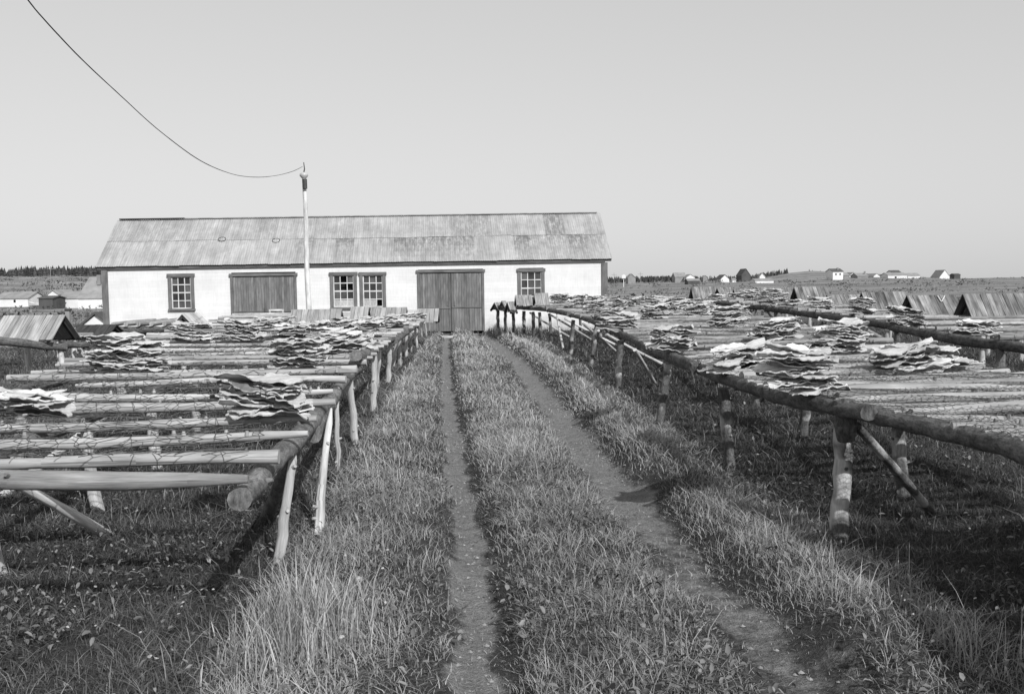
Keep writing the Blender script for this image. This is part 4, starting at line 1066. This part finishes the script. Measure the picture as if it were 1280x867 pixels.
# the far woods: one mass of small spruces
def wood(name, label, spans):
    V, F, T = [], [], []; base = 0
    for (px0, px1, d0, d1, n, h0, h1) in spans:
        for _ in range(n):
            px = random.uniform(px0, px1); d = random.uniform(d0, d1); x = (px - 640) / FPX * d; h_ = random.uniform(h0, h1); r_ = h_ * random.uniform(.18, .3); z = float(farz(x, d)) - .2; tn = random.random()
            for lay in range(3):
                zb = z + h_ * (.08 + .28 * lay); zt = z + h_ * min(1, .55 + .25 * lay); rr = r_ * (1 - .28 * lay); m = 7; a0 = random.uniform(0, 6)
                V.append((x, d, zt))
                for k in range(m): V.append((x + rr * math.cos(a0 + 6.283 * k / m) * random.uniform(.7, 1.2), d + rr * math.sin(a0 + 6.283 * k / m), zb + random.uniform(-.1, .1) * h_ * .5))
                for k in range(m): F.append((base, base + 1 + k, base + 1 + (k + 1) % m)); T.append(tn)
                base += m + 1
    me = bpy.data.meshes.new(name); me.from_pydata(V, [], F); a = me.attributes.new('tone', 'FLOAT', 'FACE'); a.data.foreach_set('value', np.array(T, np.float32)); me.materials.append(M_SPRUCE)
    o = bpy.data.objects.new(name, me); COL.objects.link(o); tag(o, label, 'wood', None, 'stuff')
wood('far_wood', 'dark spruce wood along the left skyline beyond the village', [(-160, 200, 448, 520, 900, 3.2, 5.4), (20, 200, 470, 530, 400, 4.5, 6.4)])
wood('far_wood', 'thin dark line of spruces along the right skyline', [(740, 850, 440, 520, 500, 2.2, 3.6), (840, 985, 440, 520, 420, 1.6, 3.0), (960, 1060, 455, 500, 40, .6, 1.5)])

# ------------------------------------------------------------------ grass, weeds, flowers
def blades(name, x, y, z, L, wd, tone, lean, mat, seg=3):
    n = len(x); ph = RNG.uniform(0, 2 * math.pi, n); dx, dy = np.cos(ph), np.sin(ph); tw = ph + RNG.uniform(1.0, 2.1, n); sx, sy = np.cos(tw), np.sin(tw)
    ts = [0, .4, .75] if seg == 3 else [0, .5]
    VV = []
    for t in ts:
        off = lean * L * t ** 1.8; up = L * t * (1 - .35 * lean * t); hw = wd * .5 * (1 - .55 * t ** 1.5)
        cx, cy, cz = x + dx * off, y + dy * off, z + up
        VV.append(np.stack([cx - sx * hw, cy - sy * hw, cz], 1)); VV.append(np.stack([cx + sx * hw, cy + sy * hw, cz], 1))
    VV.append(np.stack([x + dx * lean * L, y + dy * lean * L, z + L * (1 - .35 * lean)], 1))
    k = len(VV); V = np.stack(VV, 1).reshape(-1, 3); b = (np.arange(n) * k)[:, None]
    if seg == 3:
        loops = np.concatenate([b + [0, 1, 3, 2], b + [2, 3, 5, 4], b + [4, 5, 6]], 1); st = (np.arange(n) * 11)[:, None] + [0, 4, 8]; per = 3
    else:
        loops = np.concatenate([b + [0, 1, 3, 2], b + [2, 3, 4]], 1); st = (np.arange(n) * 7)[:, None] + [0, 4]; per = 2
    o = np_mesh(name, V, loops.ravel(), st.ravel(), mat, np.repeat(tone, per), False)
    return o
def sample(d0, d1, dens, wide=.60, pad=1.0):
    area = (d1 - d0) * (2 * wide * (d0 + d1) / 2 + 2 * pad); n = int(area * dens)
    y = np.sqrt(RNG.random(n) * (d1 ** 2 - d0 ** 2) + d0 ** 2); x = RNG.uniform(-1, 1, n) * (wide * y + pad)
    return x, y
def grassfield():
    XS, YS = [], []
    for d0, d1, dens in ((2.4, 5, 4600), (5, 7.5, 3600), (7.5, 11, 2300), (11, 16, 1250), (16, 23, 650), (23, 36, 330)):
        x, y = sample(d0, d1, dens); XS.append(x); YS.append(y)
    x = np.concatenate(XS); y = np.concatenate(YS)
    # outside the shed
    ins = ((x - BO.x) * bu.x + (y - BO.y) * bu.y); dep = ((x - BO.x) * bn.x + (y - BO.y) * bn.y)
    keep = ~((dep > -.08) & (ins > -.1) & (ins < BLEN + .1))
    dl, dr = ruts(x, y); wv = .05 * snoise(x, y, 4.3, 12) + .03 * snoise(x, y, 11, 3)
    adl, adr = np.abs(dl + wv), np.abs(dr + wv * 1.3)
    pn = snoise(x, y, 2.3, 5)
    pn = pn + .8 * snoise(x, y, 7.1, 2)
    den = np.clip((adl + .05 - .07 * pn) / .20, .26, 1) * np.clip((adr - .03 + np.clip((7.5 - y) * .05, 0, .12) - .11 * pn) / .26, .22, 1) ** np.where(y < 7, .7, 1)
    # worn turf just left of the left wheel track and bare dirt low on the right
    # tufts that have grown across the tracks
    den = np.maximum(den, .55 * np.clip(1.6 * snoise(x, y, 3.1, 17) - .25, 0, 1))
    den *= 1 - .3 * np.exp(-((dl + .25) / .2) ** 2) * np.clip((9 - y) / 4, 0, 1)
    den *= 1 - .5 * np.exp(-((x - 1.3) / .6) ** 2) * np.clip((5.0 - y) / .9, 0, 1)
    den *= .80 + .45 * snoise(x, y, 1.4, 8)
    keep &= RNG.random(len(x)) < den
    x, y = x[keep], y[keep]; dl, dr = ruts(x, y); n = len(x)
    clump = snoise(x, y, 5.5, 3); patch = snoise(x, y, .9, 6)
    mid = np.exp(-((dl - .62) / .4) ** 2); bank = np.exp(-((dr - .65) / .35) ** 2) * np.clip((y - 5) / 4, .1, 1); verge = np.exp(-((dl + .85) / .45) ** 2)
    h = .05 + .05 * RNG.random(n) ** 1.5 + .04 * clump + .025 * mid + .045 * bank + .025 * verge + .02 * patch
    tall = RNG.random(n) < .05; h = np.where(tall, h * RNG.uniform(1.4, 2.2, n), h)
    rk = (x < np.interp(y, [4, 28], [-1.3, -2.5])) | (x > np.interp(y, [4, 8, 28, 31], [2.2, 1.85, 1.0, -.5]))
    h = np.where(rk, h * 1.15, h)
    h = np.clip(h * np.clip(np.minimum(np.abs(dl) / .28, np.abs(dr) / .36), .3, 1), .02, .45)
    wd = np.maximum(.0036, .00066 * y) * RNG.uniform(.7, 1.4, n)
    tone = np.clip(.44 + .20 * RNG.standard_normal(n) + .20 * patch + .16 * clump + .12 * snoise(x, y, .45, 21) + .22 * bank + .20 * mid * np.clip((y - 6) / 6, 0, 1) + .18 * verge + .12 * np.clip((y - 9) / 15, 0, 1) + np.where(tall, .2, 0), 0, 1)
    tone = np.where(rk, tone * np.where(x < 0, .26, .19) * np.where(tall, 2.2, 1), tone)  # shade under the racks painted into the blade tone
    lean = np.clip(.72 + .30 * RNG.standard_normal(n), .08, 1.35)
    mat_ = RNG.random(n) < .3; lean = np.where(mat_, RNG.uniform(1.0, 1.5, n), lean); tone = np.where(mat_, np.clip(tone + .15, 0, 1), tone)
    z = gz(x, y) - .01
    nr = y < 8
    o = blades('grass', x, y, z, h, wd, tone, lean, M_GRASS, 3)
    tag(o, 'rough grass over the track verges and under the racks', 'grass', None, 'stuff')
grassfield()
def clump(cx, cy, n, rx, ry, h0, h1, name, label, mat, w0=.005, lean=.35, cat='grass'):
    x = cx + RNG.standard_normal(n) * rx; y = cy + RNG.standard_normal(n) * ry
    L = RNG.uniform(h0, h1, n) * np.clip(1.1 - .3 * np.hypot((x - cx) / rx, (y - cy) / ry), .4, 1)
    o = blades(name, x, y, gz(x, y) - .01, L, RNG.uniform(.7, 1.3, n) * w0, np.clip(RNG.normal(.5, .25, n), 0, 1), np.clip(RNG.normal(lean, .15, n), .05, .9), mat, 3)
    tag(o, label, cat)
p = ground(385, 800)
clump(p.x, p.y, 700, .17, .26, .25, .50, 'grass_tuft', 'tall dry grass tuft at the foot of the nearest left post', M_DRY, .005, .4, 'grass tuft')
p = ground(1235, 835)
clump(p.x, p.y, 60, .10, .12, .25, .45, 'grass_tuft', 'thin tall grass stalks in the lower right corner', M_DRY, .004, .35, 'grass tuft')
p = ground(55, 478)
clump(p.x, p.y, 1100, .45, .5, .25, .50, 'weed_bush', 'dark feathery weed bush at the left edge behind the rack', M_WEED, .008, .5, 'bush')
p = ground(600, 500)
p = ground(655, 415)
clump(p.x, p.y - .9, 900, .9, .4, .18, .42, 'grass_tuft', 'tall grass under the far end of the right rack', M_GRASS, .014, .4, 'grass tuft')
def leaves():
    XS, YS = [], []
    for d0, d1, dens in ((2.4, 5, 1100), (5, 8, 560), (8, 13, 170), (13, 22, 50)):
        x, y = sample(d0, d1, dens); XS.append(x); YS.append(y)
    x = np.concatenate(XS); y = np.concatenate(YS); dl, dr = ruts(x, y)
    den = np.clip((np.abs(dl) - .1) / .1, 0.02, 1) * np.clip((np.abs(dr) - .16) / .14, .04, 1) * np.clip(.45 + .8 * snoise(x, y, 2.1, 9), .05, 1)
    den *= np.where((dl > 0) & (dr < 0), 1.0, np.where(x < -1.3, 1.0, .6))
    k = RNG.random(len(x)) < den; x, y = x[k], y[k]; n = len(x)
    z = gz(x, y) + RNG.uniform(.01, .085, n); L = RNG.uniform(.016, .046, n) * (1 + .02 * y); W = L * RNG.uniform(.28, .55, n)
    ph = RNG.uniform(0, 6.283, n); el = RNG.uniform(-.3, .9, n)
    f = np.stack([np.cos(ph) * np.cos(el), np.sin(ph) * np.cos(el), np.sin(el)], 1); s = np.stack([-np.sin(ph), np.cos(ph), RNG.uniform(-.4, .4, n)], 1)
    up = np.cross(f, s); c = np.stack([x, y, z], 1); fold = RNG.uniform(.05, .3, n)[:, None]
    Lc, Wc = L[:, None], W[:, None]
    P = [c, c + f * Lc * .35 + s * Wc * .5 + up * Wc * fold, c + f * Lc * .75 + s * Wc * .38 + up * Wc * fold, c + f * Lc - up * Lc * .15, c + f * Lc * .75 - s * Wc * .38 + up * Wc * fold, c + f * Lc * .35 - s * Wc * .5 + up * Wc * fold, c + f * Lc * .55]
    V = np.stack(P, 1).reshape(-1, 3); b = (np.arange(n) * 7)[:, None]
    lo = np.concatenate([b + [0, 1, 6], b + [1, 2, 6], b + [2, 3, 6], b + [3, 4, 6], b + [4, 5, 6], b + [5, 0, 6]], 1)
    o = np_mesh('weeds', V, lo.ravel(), np.arange(n * 6) * 3, M_WEED, np.repeat(np.clip(RNG.normal(.45, .28, n), 0, 1), 6), True)
    tag(o, 'small broad leaved weeds scattered through the grass', 'weeds', None, 'stuff')
    # pale flower heads and dead leaves
    spots = [(ground(random.uniform(25, 330), random.uniform(640, 840))) for _ in range(34)] + [ground(random.uniform(700, 1230), random.uniform(520, 840)) for _ in range(22)] + [ground(random.uniform(420, 560), random.uniform(560, 840)) for _ in range(14)]
    mb = MB()
    for p in spots:
        r_ = random.uniform(.004, .011); zc = g1(p.x, p.y) + random.uniform(.05, .12); m = 6; t_ = Vector((random.uniform(-.5, .5), random.uniform(-.9, .1), 1)).normalized(); sx = t_.orthogonal().normalized(); sy = t_.cross(sx)
        c = Vector((p.x, p.y, zc)); b = len(mb.v); mb.v.append(c + t_ * r_ * .3)
        for q in range(m): mb.v.append(c + (sx * math.cos(q * 6.283 / m) + sy * math.sin(q * 6.283 / m)) * r_ * random.uniform(.6, 1.3))
        for q in range(m): mb.face([b, b + 1 + q, b + 1 + (q + 1) % m], [(0, 0)] * 3, random.random())
    o = mb.build('flower_heads', M_FLOWER); tag(o, 'tiny pale flower heads dotted through the grass', 'flowers', None, 'stuff')
leaves()
def pebbles():
    mb = MB()
    for _ in range(260):
        y = 3.6 + 14 * random.random() ** 1.8; side = random.random() < .5
        x = float(np.interp(y, LR_Y, LR_X)) + random.gauss(0, .07) if side else float(np.interp(y, RR_Y, RR_X)) + random.gauss(0, .14)
        r_ = random.uniform(.004, .016); c = Vector((x, y, g1(x, y) + r_ * .2)); b = len(mb.v); m = 6; ph = random.uniform(0, 6)
        mb.v.append(c + Vector((0, 0, r_ * .7)))
        for q in range(m): mb.v.append(c + Vector((math.cos(ph + q * 6.283 / m), math.sin(ph + q * 6.283 / m), 0)) * r_ * random.uniform(.7, 1.3))
        for q in range(m): mb.face([b, b + 1 + q, b + 1 + (q + 1) % m], [(0, 0)] * 3, random.random())
    tag(mb.build('pebbles', M_FARGREY), 'small stones lying in the wheel tracks', 'pebbles', None, 'stuff')
pebbles()
def shrubs():
    V, F, T = [], [], []; base = 0
    for _ in range(900):
        left_ = random.random() < .55
        px = random.uniform(-60, 140) if left_ else random.uniform(750, 1330); d = random.uniform(48, 330) ** 1.0 if not left_ else random.uniform(42, 420)
        x = (px - 640) / FPX * d; z = float(gz(x, d)); h_ = random.uniform(.12, .45) * (1 + d / 300); m = random.randint(5, 9); tn = random.random()
        for k in range(m):
            c = Vector((x + random.gauss(0, h_ * 1.3), d + random.gauss(0, h_), z + random.uniform(.0, .7) * h_))
            for q in range(5):
                a = random.uniform(0, 6.283); e = random.uniform(-.2, 1.4); r_ = h_ * random.uniform(.3, .7); u = Vector((math.cos(a) * math.cos(e), math.sin(a) * math.cos(e), math.sin(e))); s_ = u.orthogonal().normalized() * r_ * .35
                V += [c - s_, c + s_, c + u * r_]; F.append((base, base + 1, base + 2)); T.append(tn); base += 3
    me = bpy.data.meshes.new('field_scrub'); me.from_pydata([v[:] for v in V], [], F); a = me.attributes.new('tone', 'FLOAT', 'FACE'); a.data.foreach_set('value', np.array(T, np.float32)); me.materials.append(M_WEED)
    o = bpy.data.objects.new('field_scrub', me); COL.objects.link(o); tag(o, 'low dark scrub scattered over the far fields', 'scrub', None, 'stuff')
shrubs()
